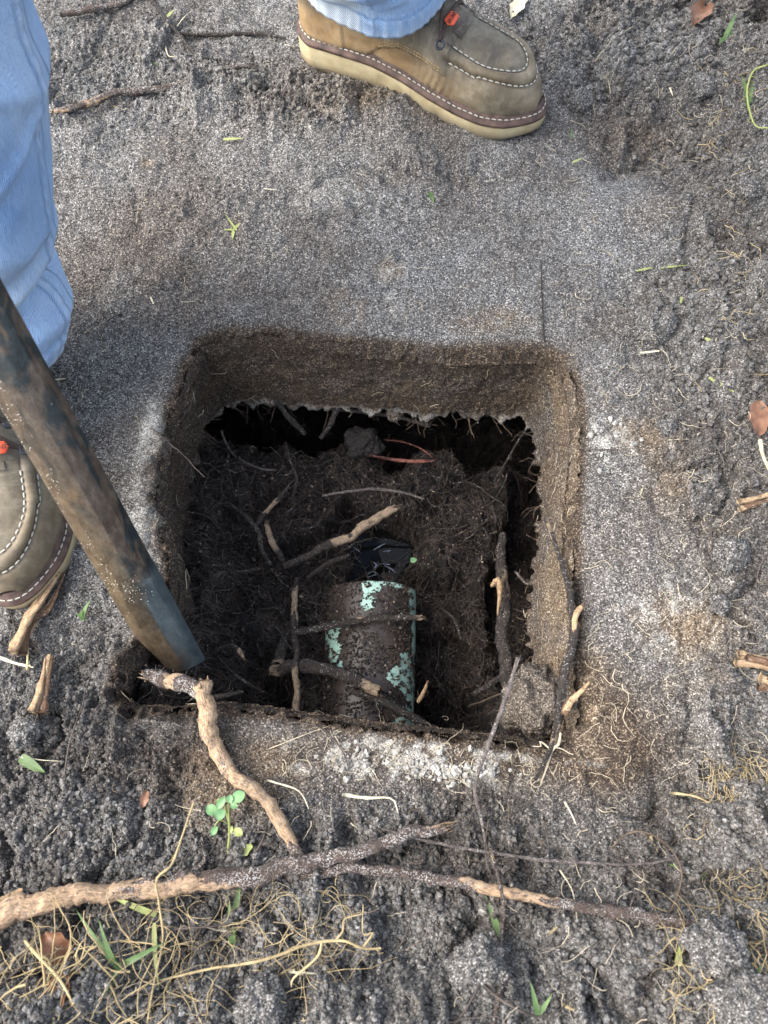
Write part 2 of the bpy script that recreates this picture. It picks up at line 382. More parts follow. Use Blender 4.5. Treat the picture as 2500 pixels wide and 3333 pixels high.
def blob(x, y, px, py, rx, ry, rot=0):
    """gaussian patch centred where the photo shows px,py; radii in metres"""
    cx, cy, _ = ray(px, py); ca, sa = math.cos(R(rot)), math.sin(R(rot)); u = (x - cx) * ca + (y - cy) * sa; v = -(x - cx) * sa + (y - cy) * ca
    return np.exp(-((u / rx) ** 2 + (v / ry) ** 2))
def line_d(x, y, pts):
    P = np.array([ray(a, b)[:2] for a, b in pts]); d = np.full(np.shape(x), 9.0)
    for (ax, ay), (bx, by) in zip(P[:-1], P[1:]):
        ex, ey = bx - ax, by - ay; t = np.clip(((x - ax) * ex + (y - ay) * ey) / (ex * ex + ey * ey), 0, 1)
        d = np.minimum(d, np.hypot(x - ax - t * ex, y - ay - t * ey))
    return d
def looseness(x, y):
    w = 0.10 + 0 * x
    w = w + sst(.22, .33, x + .05 * vn(x, y, 6, 3)) * .85            # right bank
    w = w + sst(.06, -.03, y + .03 * vn(x, y, 8, 4)) * 1.0           # near the camera
    w = w + blob(x, y, 250, 2350, .10, .12) * 1.0 + blob(x, y, 1000, 330, .13, .05, -10) * 1.1 + blob(x, y, 300, 250, .12, .10) * .35 + blob(x, y, 1500, 560, .10, .03) * .25
    w = w + blob(x, y, 1800, 150, .16, .10) * .8 + blob(x, y, 450, 180, .22, .12) * .30 + blob(x, y, 800, 640, .12, .05) * .25
    w = w - blob(x, y, 2050, 700, .07, .06) * .4 - blob(x, y, 1280, 360, .12, .05, -20) * .3
    return np.clip(w, 0, 1.15)
CRACKS = [([(1880,190),(1960,260),(1995,330)], .012, .018), ([(150,360),(420,310),(640,260),(720,225)], .006, .006), ([(1960,580),(2060,520),(2150,470)], .006, .005),
          ([(0,2420),(350,2480),(560,2520)], .02, .010), ([(1150,3180),(1600,3060),(1850,3180)], .02, .012), ([(600,3120),(800,3090)], .02, .014),
          ([(320,160),(200,260),(140,330)], .005, .006), ([(2150,2900),(2350,2870)], .012, .012), ([(1880,1900),(1895,2100),(1870,2330)], .010, .010),
          ([(1290,640),(1400,665),(1500,660)], .003, .002), ([(700,620),(900,640)], .006, .003), ([(500,120),(900,100)], .006, .004), ([(2480,90),(2440,170)], .02, .03), ([(2330,1600),(2380,1500)], .01, .006)]
def height(x, y, fine=True):
    x = np.asarray(x, float); y = np.asarray(y, float)
    z = .010 * vn(x, y, 2.3, 1) + .006 * fbm(x, y, 7, 2, 3)
    z = z * sst(0, .06, -rim_sd(x, y)) * .8
    z = z + .075 * sst(.33, .62, x) * sst(.0, .9, y + .2) + .030 * sst(.00, -.16, y) * (1 + .6 * vn(x, y, 9, 5))
    z = z + .026 * blob(x, y, 1000, 330, .15, .045, -12) + .022 * blob(x, y, 200, 3250, .14, .05) + .035 * blob(x, y, 2300, 3200, .16, .07) + .016 * blob(x, y, 1050, 3330, .10, .04) + .018 * blob(x, y, 1650, 3200, .07, .035)
    z = z + .034 * blob(x, y, 2180, 240, .13, .07) + .030 * blob(x, y, 2470, 420, .05, .10) + .016 * blob(x, y, 2350, 900, .07, .12) + .014 * blob(x, y, 2050, 680, .07, .045) - .016 * blob(x, y, 2050, 440, .07, .04, -30) - .010 * blob(x, y, 1150, 2470, .24, .02, -6)
    z = z + .010 * blob(x, y, 250, 2450, .10, .05) + .014 * blob(x, y, 60, 2300, .06, .05) + .012 * blob(x, y, 2360, 1800, .05, .05)
    z = z + .012 * blob(x, y, 750, 1030, .06, .02) + .009 * blob(x, y, 450, 1600, .05, .07) - .006 * blob(x, y, 1330, 560, .08, .02)
    z = z + .0035 * np.maximum(0, fbm(x * .6, y * 1.5, 16, 35, 3)) * sst(0, .05, -rim_sd(x, y))
    for pts, wd, dp in CRACKS:
        z = z - 1.6 * dp * np.exp(-(line_d(x + .006 * vn(x, y, 60, 9), y + .006 * vn(x, y, 55, 10), pts) / wd) ** 2)
    if fine:
        L = looseness(x, y)
        bil = 1 - np.abs(vn(x, y, 26, 21)) * 1.0 - np.abs(vn(x, y, 60, 22)) * .7
        bil2 = .5 - np.abs(vn(x, y, 120, 23)) - .6 * np.abs(vn(x, y, 235, 24))
        lump = np.maximum(0, vn(x, y, 15, 27)) ** 1.2; cre = np.maximum(0, .22 - np.abs(fbm(x, y, 11, 29, 2))) / .22
        z = z + L * (.0125 * (bil - .6) + .0060 * bil2 + .016 * lump * (.5 + bil) * 1.5 - .016 * cre ** 2) + (.0008 + .0007 * L) * fbm(x, y, 330, 25, 2, .7) + .0030 * fbm(x, y, 30, 26, 4, .6) + .0010 * np.abs(fbm(x, y, 90, 34, 2)) - .0016 * sst(.45, .75, vn(x, y, 75, 28)) 
    return z
def patches(x, y):
    n1 = fbm(x, y, 22, 31, 4, .6); n2 = fbm(x, y, 70, 32, 3, .65); n3 = fbm(x, y, 9, 33, 3)
    sd = -rim_sd(x, y); cx = x - ray(1200, 1700)[0]
    br = .14 + .18 * n3 + .25 * n1
    br = br + blob(x, y, 1100, 350, .14, .06, -15) * .35 + blob(x, y, 600, 700, .25, .10) * .15 + blob(x, y, 2050, 430, .08, .05) * .5 + blob(x, y, 500, 850, .12, .08) * .2
    br = br + np.exp(-(np.clip(sd, 0, 1) / .006) ** 2) * .7 + np.exp(-(np.clip(sd, 0, 1) / .03) ** 2) * .12 + blob(x, y, 1950, 2350, .05, .06) * .9 + blob(x, y, 1250, 2480, .25, .03) * .6
    br = np.clip(br + blob(x, y, 2150, 1850, .08, .16) * .3, 0, .95)
    tn = blob(x, y, 1150, 330, .12, .05, -15) * (.5 + .5 * n1) + blob(x, y, 2050, 1400, .05, .04) * (.4 + n1) + blob(x, y, 2200, 1600, .06, .05) * (.3 + n1) * .9 + blob(x, y, 2250, 2050, .06, .05) * (.5 + n1) + blob(x, y, 720, 2560, .05, .035) * (.9 + n2) \
        + blob(x, y, 850, 2480, .05, .025) * (.9 + n2) + blob(x, y, 1150, 1010, .05, .03) * (.4 + n1) + blob(x, y, 1270, 880, .02, .015) * .8 + blob(x, y, 1600, 1040, .05, .02) * (.6 + n2) + blob(x, y, 1880, 2300, .03, .05) * (.9 + n2) + blob(x, y, 480, 530, .010, .010) * .9 + blob(x, y, 2120, 700, .05, .04) * .4 + blob(x, y, 2100, 440, .05, .03) * .45
    tn = np.clip(tn * .95 - .15, 0, .8)
    pl = blob(x, y, 1250, 2480, .065, .012, -6) * (.25 + 2.4 * n2) + blob(x, y, 1450, 2500, .060, .012, -8) * (.25 + 2.4 * n2) + blob(x, y, 1600, 2450, .09, .004, -7) * (.6 + 2.0 * n2) + blob(x, y, 1000, 2450, .07, .02) * (.3 + 1.3 * n2) \
        + blob(x, y, 490, 1420, .012, .035) * (1.1 + 1.5 * n2) + blob(x, y, 450, 1700, .02, .04) * (.6 + 1.2 * n2) + blob(x, y, 2030, 1500, .05, .05) * (1.0 * n2) + blob(x, y, 2150, 2000, .07, .05) * (.1 + 1.3 * n2) + blob(x, y, 1980, 1420, .02, .02) * (.1 + n2) \
        + blob(x, y, 1280, 900, .018, .05) * (.2 + n2) + blob(x, y, 1050, 640, .05, .03) * (.35 + .4 * n2) + blob(x, y, 1900, 1250, .10, .05) * (.12 + .5 * n2) + blob(x, y, 950, 1000, .12, .06) * (.10 + .4 * n2)
    pl = np.clip(pl - .12, 0, .95)
    wt = .20 * sst(.1, .6, n1 * .6 + n3) + blob(x, y, 350, 100, .3, .15) * .22 + blob(x, y, 1370, 500, .06, .04) * .35 + blob(x, y, 1100, 700, .03, .02) * .4 + sst(.3, .45, x) * .22 + sst(.02, -.06, y) * .18 + blob(x, y, 300, 2350, .14, .08) * .40 \
        + np.exp(-(np.clip(sd, 0, 1) / .012) ** 2) * .35 + blob(x, y, 600, 2450, .15, .03) * .35 + blob(x, y, 1800, 2700, .2, .05) * .30 + blob(x, y, 700, 900, .15, .06) * .15
    return dict(brown=br, tan=tn, pale=pl, wet=np.clip(wt, 0, .9))
def axis_coords(lo, hi, step0, step1, far):
    xs = [lo]
    while xs[-1] < hi: xs.append(xs[-1] + step0 + (step1 - step0) * (xs[-1] - lo) / (hi - lo))
    s = step1
    up = []; v = xs[-1]
    while v < far: s *= 1.22; v += s; up.append(v)
    dn = []; v = lo; s = step0
    while v > -far: s *= 1.22; v -= s; dn.append(v)
    return np.array(dn[::-1] + xs + up)
gx = axis_coords(-.56, .57, .00155, .00155, 120); gy = axis_coords(-.19, 1.12, .0013, .0026, 120)
X, Y = np.meshgrid(gx, gy); SD = rim_sd(X, Y)
far_ = sst(1.5, 3, np.hypot(X, Y))
Z = height(X, Y) * (1 - far_)
lip = sst(.0, .008, SD + .0035 * vn(X, Y, 90, 41) + .003 * vn(X, Y, 210, 42)); Z = Z - lip * .020 - .003 * np.exp(-(SD / .008) ** 2)
keep = SD < .011
nx, ny = len(gx), len(gy); Fc = grid_faces(ny, nx); kf = keep.ravel(); Fc = Fc[kf[Fc].all(1)]
at = patches(X.ravel(), Y.ravel())
used = np.zeros(X.size, bool); used[Fc.ravel()] = True; remap = np.cumsum(used) - 1
me = mesh_np('ground', np.stack([X.ravel(), Y.ravel(), Z.ravel()], 1)[used], remap[Fc], attrs={k: v[used] for k, v in at.items()})
ground = link('ground', me, M['soil']); tag(ground, 'bare grey sandy soil dug over around the pit', kind='structure')
def gz(x, y): return float(height(np.array([x]), np.array([y]), False)[0])
def G(px, py, off=0.0):
    """point lying on the ground (plus off) seen at photo pixel"""
    z = 0.0
    for _ in range(6):
        x, y, _z = ray(px, py, z); z = gz(x, y) + off
    return (x, y, z)

# ------------------------------------------------------------------ concrete frame round the opening
ZB = -.138
Nr, Nd = 900, 52
top = cr(np.vstack([rim, rim[:1]]), Nr + 1)[:-1]
tg = np.roll(top, -1, 0) - np.roll(top, 1, 0); tg /= np.linalg.norm(tg, axis=1)[:, None]
inn = np.stack([tg[:, 1], -tg[:, 0]], 1)
cen = top.mean(0); 
if ((cen - top) * inn).sum(1).mean() < 0: inn = -inn
for _ in range(25): inn = (np.roll(inn, 1, 0) + inn + np.roll(inn, -1, 0)); inn /= np.linalg.norm(inn, axis=1)[:, None]
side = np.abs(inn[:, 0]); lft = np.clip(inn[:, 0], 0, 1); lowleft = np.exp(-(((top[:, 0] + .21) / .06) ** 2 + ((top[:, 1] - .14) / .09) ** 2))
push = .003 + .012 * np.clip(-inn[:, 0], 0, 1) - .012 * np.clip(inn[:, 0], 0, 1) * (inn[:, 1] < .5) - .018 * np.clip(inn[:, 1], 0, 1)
V = []; A = {k: [] for k in ('brown', 'tan', 'pale', 'wet')}
sidx = np.arange(Nr) / Nr * 1.75
ragged = ZB + .011 * vn(sidx, 0 * sidx, 14, 50) + .010 * vn(sidx, 0 * sidx, 55, 51) + .004 * vn(sidx, 0 * sidx, 150, 52)
for k in range(Nd + 8):
    if k < Nd:
        t = k / (Nd - 1); z = -.004 + (ragged + .004) * t
        off = .003 + push * t + .005 * math.sin(min(1, t * 8) * math.pi / 2)
        rough = .0035 * fbm(sidx, t * .14 + 0 * sidx, 38, 53, 4, .6) + .0016 * vn(sidx, z, 260, 54) + .006 * fbm(sidx, z * .6, 8, 55, 2) + .0020 * np.maximum(0, vn(sidx, z, 60, 59)) + .006 * sst(.90, 1.0, t) * vn(sidx, z, 120, 56)
        P = top + inn * (off + rough)[:, None]; zz = z + .002 * vn(sidx, z, 170, 57)
    else:
        q = (k - Nd + 1) / 8; P = top + inn * (.003 + push + .008)[:, None] * (1 - q) - inn * (.16 * q); zz = ragged + .006 * np.sin(q * 9) + .01 * q + .004 * vn(sidx, q + 0 * sidx, 60, 58); t = 1
    V.append(np.column_stack([P, zz]))
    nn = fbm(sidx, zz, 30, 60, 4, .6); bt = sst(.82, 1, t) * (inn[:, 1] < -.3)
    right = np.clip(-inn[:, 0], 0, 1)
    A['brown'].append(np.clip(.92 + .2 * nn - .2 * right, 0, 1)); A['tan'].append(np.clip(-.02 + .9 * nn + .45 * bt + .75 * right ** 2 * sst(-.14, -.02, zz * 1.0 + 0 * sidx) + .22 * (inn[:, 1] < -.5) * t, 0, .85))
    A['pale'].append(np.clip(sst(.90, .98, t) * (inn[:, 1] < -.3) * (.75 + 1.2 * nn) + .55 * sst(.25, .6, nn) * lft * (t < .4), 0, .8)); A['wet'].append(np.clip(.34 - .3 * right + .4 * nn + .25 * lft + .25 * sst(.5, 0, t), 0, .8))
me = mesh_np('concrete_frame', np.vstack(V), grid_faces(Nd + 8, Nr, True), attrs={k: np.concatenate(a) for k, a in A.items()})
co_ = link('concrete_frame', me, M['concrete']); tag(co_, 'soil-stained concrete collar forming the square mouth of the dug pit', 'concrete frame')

# ------------------------------------------------------------------ pit floor and outer walls
CTRL = [(560,1450,-.150),(640,1650,-.150),(600,1850,-.13),(560,2050,-.10),(640,2230,-.055),(500,2260,-.035),(760,2250,-.10),(800,2100,-.17),(720,1500,-.175),(760,1800,-.19),(900,1500,-.19),(1050,1450,-.185),(1200,1440,-.18),(1400,1460,-.19),(1600,1460,-.195),(1720,1500,-.22),
        (1100,1330,-.40),(1400,1350,-.40),(1650,1380,-.40),(850,1330,-.36),(1000,1650,-.215),(1300,1600,-.215),(1600,1650,-.235),(1180,1830,-.288),(1120,1780,-.275),(1260,1850,-.285),(1050,1850,-.25),(1450,1750,-.235),(1560,1850,-.25),(1480,2000,-.285),(1450,2200,-.30),(1560,2250,-.30),(1700,1900,-.30),(1700,2100,-.33),
        (1730,1700,-.30),(920,1950,-.225),(880,2150,-.225),(950,2300,-.235),(820,2330,-.26),(1100,2400,-.21),(1250,2400,-.23),(1500,2380,-.31),(1620,2380,-.22),(1700,2300,-.15),(1740,2380,-.11),(1200,2150,-.24)]
cp = np.array([ray(a, b, c) for a, b, c in CTRL] + [(*ray(a, b, -.19)[:2], c) for a, b, c in
    [(x_, 1362 + 34 * math.sin(x_ * .021) + 16 * math.sin(x_ * .057), -.42) for x_ in range(780, 1800, 60)] + [(x_, 1310, -.42) for x_ in range(780, 1800, 60)] + [(1752 + 22 * math.sin(y_ * .013), y_, -.36) for y_ in range(1440, 2200, 70)] + [(860, 2320, -.34), (800, 2290, -.32), (1460, 2330, -.36), (1540, 2300, -.36)]])
def pit_z(x, y, fine=True):
    x = np.asarray(x, float); y = np.asarray(y, float); num = 0; den = 0; x0_, y0_ = x, y
    x = x0_ + .014 * vn(x0_, y0_, 22, 75) + .006 * vn(x0_, y0_, 60, 76); y = y0_ + .014 * vn(x0_, y0_, 22, 77) + .006 * vn(x0_, y0_, 60, 78)
    for cx, cy, cz in cp:
        w_ = np.exp(-((x - cx) ** 2 + (y - cy) ** 2) / (2 * .017 ** 2)); num = num + w_ * cz; den = den + w_
    num = num + 1e-5 * -.36; den = den + 1e-5; z = num / den
    if fine: z = z + .036 * fbm(x, y, 24, 70, 3, .6) + .010 * (.5 - np.abs(vn(x, y, 95, 73))) + .003 * vn(x, y, 220, 74)
    else: z = z + .036 * fbm(x, y, 24, 70, 3, .6)
    return z
px_ = np.arange(-.42, .42, .0022); py_ = np.arange(-.12, .70, .0022); PX, PY = np.meshgrid(px_, py_)
me = mesh_np('pit_floor', np.stack([PX.ravel(), PY.ravel(), pit_z(PX, PY).ravel()], 1), grid_faces(len(py_), len(px_)))
pit = link('pit_floor', me, M['peat']); tag(pit, 'black peaty soil matted with roots on the floor of the pit', kind='structure')
mb = MB(); ring = [(-.40, -.10), (.40, -.10), (.40, .68), (-.40, .68), (-.40, -.10)]; rp = cr(np.array(ring), 200)[:-1]
rp = np.array([[np.clip(a, -.41, .41), np.clip(b_, -.11, .69)] for a, b_ in rp])
Vw = np.vstack([np.column_stack([rp, np.full(len(rp), zz)]) for zz in np.linspace(-.06, -.48, 12)])
mb.add(Vw, grid_faces(12, len(rp), True)); tw = mb.build('pit_wall', M['peat']); tag(tw, 'dark earth sides of the chamber behind the concrete frame', kind='structure')
def PF(px, py, off=0.0):
    z = -.2
    for _ in range(12):
        x, y, _z = ray(px, py, z); z = .5 * z + .5 * (float(pit_z(np.array([x]), np.array([y]), False)[0]) + off)
    return (x, y, z)
# water
wx, wy, _ = ray(1185, 1825, -.268); mb = MB(); a = np.linspace(0, 2 * math.pi, 60, endpoint=False)
ringv = np.stack([wx + .06 * np.cos(a) * (1 + .15 * np.sin(3 * a)), wy + .05 * np.sin(a), np.full(60, -.268)], 1)
mb.add(np.vstack([ringv, [[wx, wy, -.268]]]), None, np.array([[60, i, (i + 1) % 60] for i in range(60)]))
wo_ = mb.build('water', M['water']); tag(wo_, 'small pool of black water lying beyond the open end of the pipe', kind='structure')
mb = MB()  # thin pale strips that imitate light glinting off ripples
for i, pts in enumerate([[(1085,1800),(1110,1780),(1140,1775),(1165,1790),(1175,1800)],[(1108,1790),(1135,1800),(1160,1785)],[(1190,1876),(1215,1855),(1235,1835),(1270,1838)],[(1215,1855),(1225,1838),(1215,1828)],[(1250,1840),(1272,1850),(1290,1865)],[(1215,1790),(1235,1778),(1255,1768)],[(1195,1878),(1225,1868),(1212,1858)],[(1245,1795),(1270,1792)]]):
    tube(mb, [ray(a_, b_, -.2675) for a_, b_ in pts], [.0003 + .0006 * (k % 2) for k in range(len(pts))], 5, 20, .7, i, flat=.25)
fl = mb.build('painted_glints', M['glint'], wo_)

# ------------------------------------------------------------------ crumbs (instanced on point clouds by geometry nodes)
def crumb_mesh(name, seed, sub, m):
    import bmesh
    bm = bmesh.new(); bmesh.ops.create_icosphere(bm, subdivisions=sub, radius=1)
    for v in bm.verts:
        v.co *= 1 + .55 * mnoise.noise(v.co * 1.3 + Vector((seed * 3.1, 0, 0))) + .3 * mnoise.noise(v.co * 3 + Vector((0, seed, 0)))
    me = bpy.data.meshes.new(name); bm.to_mesh(me); bm.free(); me.materials.append(m)
    return me
def scatter(name, P, scale, coll, attrs, label, mat_, parent=None):
    me = bpy.data.meshes.new(name); me.vertices.add(len(P)); me.vertices.foreach_set('co', np.asarray(P, np.float32).ravel())
    at = me.attributes.new('size', 'FLOAT_VECTOR', 'POINT'); s = scale[:, None] * RNG.uniform(.7, 1.3, (len(P), 3)); at.data.foreach_set('vector', s.astype(np.float32).ravel())
    at = me.attributes.new('turn', 'FLOAT_VECTOR', 'POINT'); at.data.foreach_set('vector', RNG.uniform(0, 6.28, (len(P), 3)).astype(np.float32).ravel())
    for k, v in attrs.items():
        at = me.attributes.new(k, 'FLOAT', 'POINT'); at.data.foreach_set('value', np.asarray(v, np.float32))
    o = link(name, me, mat_, parent); tag(o, label, kind='stuff')
    g = bpy.data.node_groups.new(name + '_nodes', 'GeometryNodeTree')
    g.interface.new_socket('Geometry', in_out='INPUT', socket_type='NodeSocketGeometry'); g.interface.new_socket('Geometry', in_out='OUTPUT', socket_type='NodeSocketGeometry')
    gi = g.nodes.new('NodeGroupInput'); go = g.nodes.new('NodeGroupOutput')
    m2p = g.nodes.new('GeometryNodeMeshToPoints'); iop = g.nodes.new('GeometryNodeInstanceOnPoints'); ci = g.nodes.new('GeometryNodeCollectionInfo')
    ci.inputs['Collection'].default_value = coll; ci.inputs['Separate Children'].default_value = True; ci.inputs['Reset Children'].default_value = True
    iop.inputs['Pick Instance'].default_value = True
    na = g.nodes.new('GeometryNodeInputNamedAttribute'); na.data_type = 'FLOAT_VECTOR'; na.inputs[0].default_value = 'size'
    nb = g.nodes.new('GeometryNodeInputNamedAttribute'); nb.data_type = 'FLOAT_VECTOR'; nb.inputs[0].default_value = 'turn'
    e2r = g.nodes.new('FunctionNodeEulerToRotation')
    L = g.links.new; L(gi.outputs[0], m2p.inputs[0]); L(m2p.outputs[0], iop.inputs['Points']); L(ci.outputs[0], iop.inputs['Instance'])
    L(na.outputs[0], iop.inputs['Scale']); L(nb.outputs[0], e2r.inputs[0]); L(e2r.outputs[0], iop.inputs['Rotation']); L(iop.outputs[0], go.inputs[0])
    md = o.modifiers.new('scatter', 'NODES'); md.node_group = g
    return o
def coll_of(prefix, m, sub=1, k=5):
    c = bpy.data.collections.new(prefix)
    for i in range(k):
        c.objects.link(bpy.data.objects.new(prefix, crumb_mesh(prefix, i + 1, sub, m)))
    return c
soilc = coll_of('soil_crumb', M['crumb']); peatc = coll_of('peat_crumb', M['peatcrumb']); peatl = coll_of('peat_lump', M['peat'], 3, 5)
def sample_view(nn):
    """random ground points inside (a little beyond) the view, even in the picture"""
    px = RNG.uniform(-160, 2660, nn); py = RNG.uniform(-120, 3480, nn)
    u = (px - 1250) / F; v = (1666 - py) / F; t = -CH / (-S_ + v * C_); return u * t, (C_ + v * S_) * t
x, y = sample_view(420000); L_ = looseness(x, y); sd_ = rim_sd(x, y)
pr = RNG.uniform(0, 1, len(x)); k_ = (pr < .16 + .74 * L_) & (sd_ < .004); x, y, L_ = x[k_], y[k_], L_[k_]
big = RNG.uniform(0, 1, len(x)) ** 6
sz = .00042 + .00040 * RNG.uniform(0, 1, len(x)) + .0027 * big * L_
sz *= (.85 + .35 * (y > .3)); z = height(x, y) - .006 * np.exp(-(rim_sd(x, y) / .012) ** 2) + sz * .35
P = np.stack([x, y, z], 1); A_ = patches(x, y)
for k in A_: A_[k] = np.clip(A_[k] + RNG.normal(0, .08, len(x)), 0, 1)
scatter('soil_crumbs', P, sz, soilc, A_, 'loose grey sand grains and soil crumbs over the ground', M['crumb'])
# peat crumbs in the pit
nn = 60000; x = RNG.uniform(-.30, .30, nn); y = RNG.uniform(.02, .60, nn); k_ = (rim_sd(x, y) > -.05); x, y = x[k_], y[k_]
sz = .0007 + .0016 * RNG.uniform(0, 1, len(x)) ** 3; z = pit_z(x, y) + sz * .3
scatter('peat_crumbs', np.stack([x, y, z], 1), sz, peatc, {}, 'black peat crumbs between the roots in the pit', M['peatcrumb'])
nn = 5200; x = RNG.uniform(-.26, .24, nn); y = RNG.uniform(.03, .52, nn); k_ = (vn(x, y, 24, 95) > -.1) & (rim_sd(x, y) > -.03); x, y = x[k_], y[k_]
sz = .0018 + .0048 * RNG.uniform(0, 1, len(x)) ** 3; z = pit_z(x, y) + sz * .2
k_ = z > -.262; scatter('peat_lumps', np.stack([x, y, z], 1)[k_], sz[k_], peatl, {}, 'crumbly lumps of black peat heaped between the roots', M['peat'])
# brown crumbs clinging to the frame walls
Vc = np.vstack(V[:Nd]); idx = RNG.integers(0, len(Vc), 16000); P = Vc[idx] + RNG.normal(0, .0005, (16000, 3)); sz = .0003 + .0011 * RNG.uniform(0, 1, 16000) ** 5
Af = {k: np.concatenate(a[:Nd])[idx] for k, a in A.items()}
scatter('wall_crumbs', P, sz, soilc, Af, 'brown soil grains clinging to the concrete collar', M['crumb'], co_)

nn = 900; pxs = np.concatenate([RNG.normal(1240, 90, 400), RNG.normal(1450, 90, 400), RNG.normal(2000, 60, 100)]); pys = np.concatenate([RNG.normal(2485, 26, 400), RNG.normal(2500, 24, 400), RNG.normal(1450, 50, 100)])
qx = np.array([ray(a, b)[:2] for a, b in zip(pxs, pys)]); k_ = (rim_sd(qx[:, 0], qx[:, 1]) < -.004) & (vn(qx[:, 0], qx[:, 1], 90, 97) > -.1); qx = qx[k_]; sz = .0006 + .0034 * RNG.uniform(0, 1, len(qx)) ** 4
scatter('pale_crust', np.column_stack([qx, height(qx[:, 0], qx[:, 1]) + sz * .25]), sz, soilc, {'pale': RNG.uniform(.4, 1, len(qx)), 'tan': RNG.uniform(0, .3, len(qx)), 'brown': np.zeros(len(qx)), 'wet': np.zeros(len(qx))}, 'chalky pale crumbs broken off the concrete edge', M['crumb'])

# ------------------------------------------------------------------ strands
def strands(mb, starts, length, rad, curl=1.0, droop=0.0, hug=None, lift=0.003, sides=3, seg=7, dirs=None, seed=1):
    rg = np.random.default_rng(seed)
    for i, s in enumerate(starts):
        a = rg.uniform(0, 2 * math.pi) if dirs is None else dirs[i]
        L = length * rg.uniform(.4, 1.5); r = rad * rg.uniform(.6, 1.5); p = np.array(s, float); pts = [p.copy()]; el = rg.normal(0, .25)
        k = rg.normal(0, .35) * curl
        for j in range(seg - 1):
            a += k + rg.normal(0, .40) * curl; el = el * .6 + rg.normal(0, .35) * curl - droop * .3
            d = np.array([math.cos(a) * math.cos(el), math.sin(a) * math.cos(el), math.sin(el)]) * L / seg
            p = p + d
            if hug is not None:
                zz = hug(p[0], p[1]); p[2] = max(p[2], zz + r); p[2] = min(p[2], zz + lift + r)
            pts.append(p.copy())
        rr = np.linspace(1, .35, seg) * r
        tube(mb, pts, rr, sides, resample=False) if False else _quick(mb, np.array(pts), rr, sides)
def _quick(mb, P, rr, sides):
    n = len(P); T, Nn, B = frames(P); a = np.arange(sides) * 2 * math.pi / sides
    V = (P[:, None, :] + rr[:, None, None] * (np.cos(a)[None, :, None] * Nn[:, None, :] + np.sin(a)[None, :, None] * B[:, None, :])).reshape(-1, 3)
    mb.add(V, grid_faces(n, sides, True)[:, ::-1])
_gxy = np.meshgrid(np.linspace(-.65, .65, 521), np.linspace(-.25, 1.2, 581))
_gh = height(_gxy[0], _gxy[1], False) + .0045 * looseness(_gxy[0], _gxy[1])
def gfast(x, y):
    i = int(np.clip((x + .65) / 1.3 * 520, 0, 520)); j = int(np.clip((y + .25) / 1.45 * 580, 0, 580)); return _gh[j, i]
_pxy = np.meshgrid(np.linspace(-.4, .4, 401), np.linspace(-.1, .68, 391)); _ph = pit_z(_pxy[0], _pxy[1], True)
def pfast(x, y):
    i = int(np.clip((x + .4) / .8 * 400, 0, 400)); j = int(np.clip((y + .1) / .78 * 390, 0, 390)); return _ph[j, i]
def pit_starts(nn, seed, x0=500, x1=1760, y0=1400, y1=2420, lift=.004):
    rg = np.random.default_rng(seed); out = []
    while len(out) < nn:
        p = PFq(rg.uniform(x0, x1), rg.uniform(y0, y1)); out.append((p[0], p[1], p[2] + rg.uniform(0, lift)))
    return out
def PFq(px, py):
    z = -.2
    for _ in range(5):
        x, y, _z = ray(px, py, z); z = .4 * z + .6 * pfast(x, y)
    return x, y, z
mb = MB(); strands(mb, pit_starts(3400, 1), .026, .0004, 1.2, hug=pfast, lift=.014, seed=2); strands(mb, pit_starts(3200, 101), .045, .0005, .9, hug=pfast, lift=.016, seed=102)
tag(mb.build('root_mat', M['fine_dark']), 'mat of fine black rootlets filling the pit', kind='stuff')
mb = MB(); strands(mb, pit_starts(1300, 3), .035, .00042, 1.0, hug=pfast, lift=.014, seed=4)
tag(mb.build('brown_rootlets', M['fine_brown']), 'fine brown rootlets tangled over the peat in the pit', kind='stuff')
mb = MB(); strands(mb, pit_starts(170, 5), .022, .0004, 1.0, hug=pfast, lift=.014, seed=6); strands(mb, [ray(random.uniform(1000, 1450), random.uniform(2330, 2400), -.08) for _ in range(24)], .03, .0004, 1.0, seed=61)
tag(mb.build('pale_rootlets', M['fine_pale']), 'scattered hair-thin pale rootlets in the pit', kind='stuff')
# thicker dark rootlets crossing the pit
mb = MB(); strands(mb, pit_starts(420, 7, lift=.014), .075, .0009, .6, hug=pfast, lift=.026, sides=5, seg=10, seed=8)
tag(mb.build('dark_roots', M['root_dark']), 'many thin dark roots lacing across the peat', kind='stuff')
# rootlets on walls of the frame
mb = MB(); mbp = MB(); rg = np.random.default_rng(12)
for i in range(380):
    k = rg.integers(2, Nd - 1); j = rg.integers(0, Nr); p = V[k][j]; n2 = inn[j]; a_ = rg.uniform(0, 6.28); t2 = tg[j]
    pts = [p + np.array([*(n2 * .0005), 0])]; 
    for q in range(6):
        a_ += rg.normal(0, .6); st = rg.uniform(.6, 1.6) * .0028
        pts.append(pts[-1] + np.array([*(t2 * math.cos(a_) * st + n2 * rg.uniform(-.0002, .0007)), math.sin(a_) * st]))
    _quick(mb if rg.uniform() < .7 else mbp, np.array(pts), np.full(7, rg.uniform(.00025, .0005)), 3)
tag(mb.build('clinging_rootlets', M['fine_brown'], co_), 'fine brown rootlets clinging to the collar', kind='stuff')
tag(mbp.build('pale_clinging_rootlets', M['fine_pale'], co_), 'pale rootlets clinging to the collar', kind='stuff')
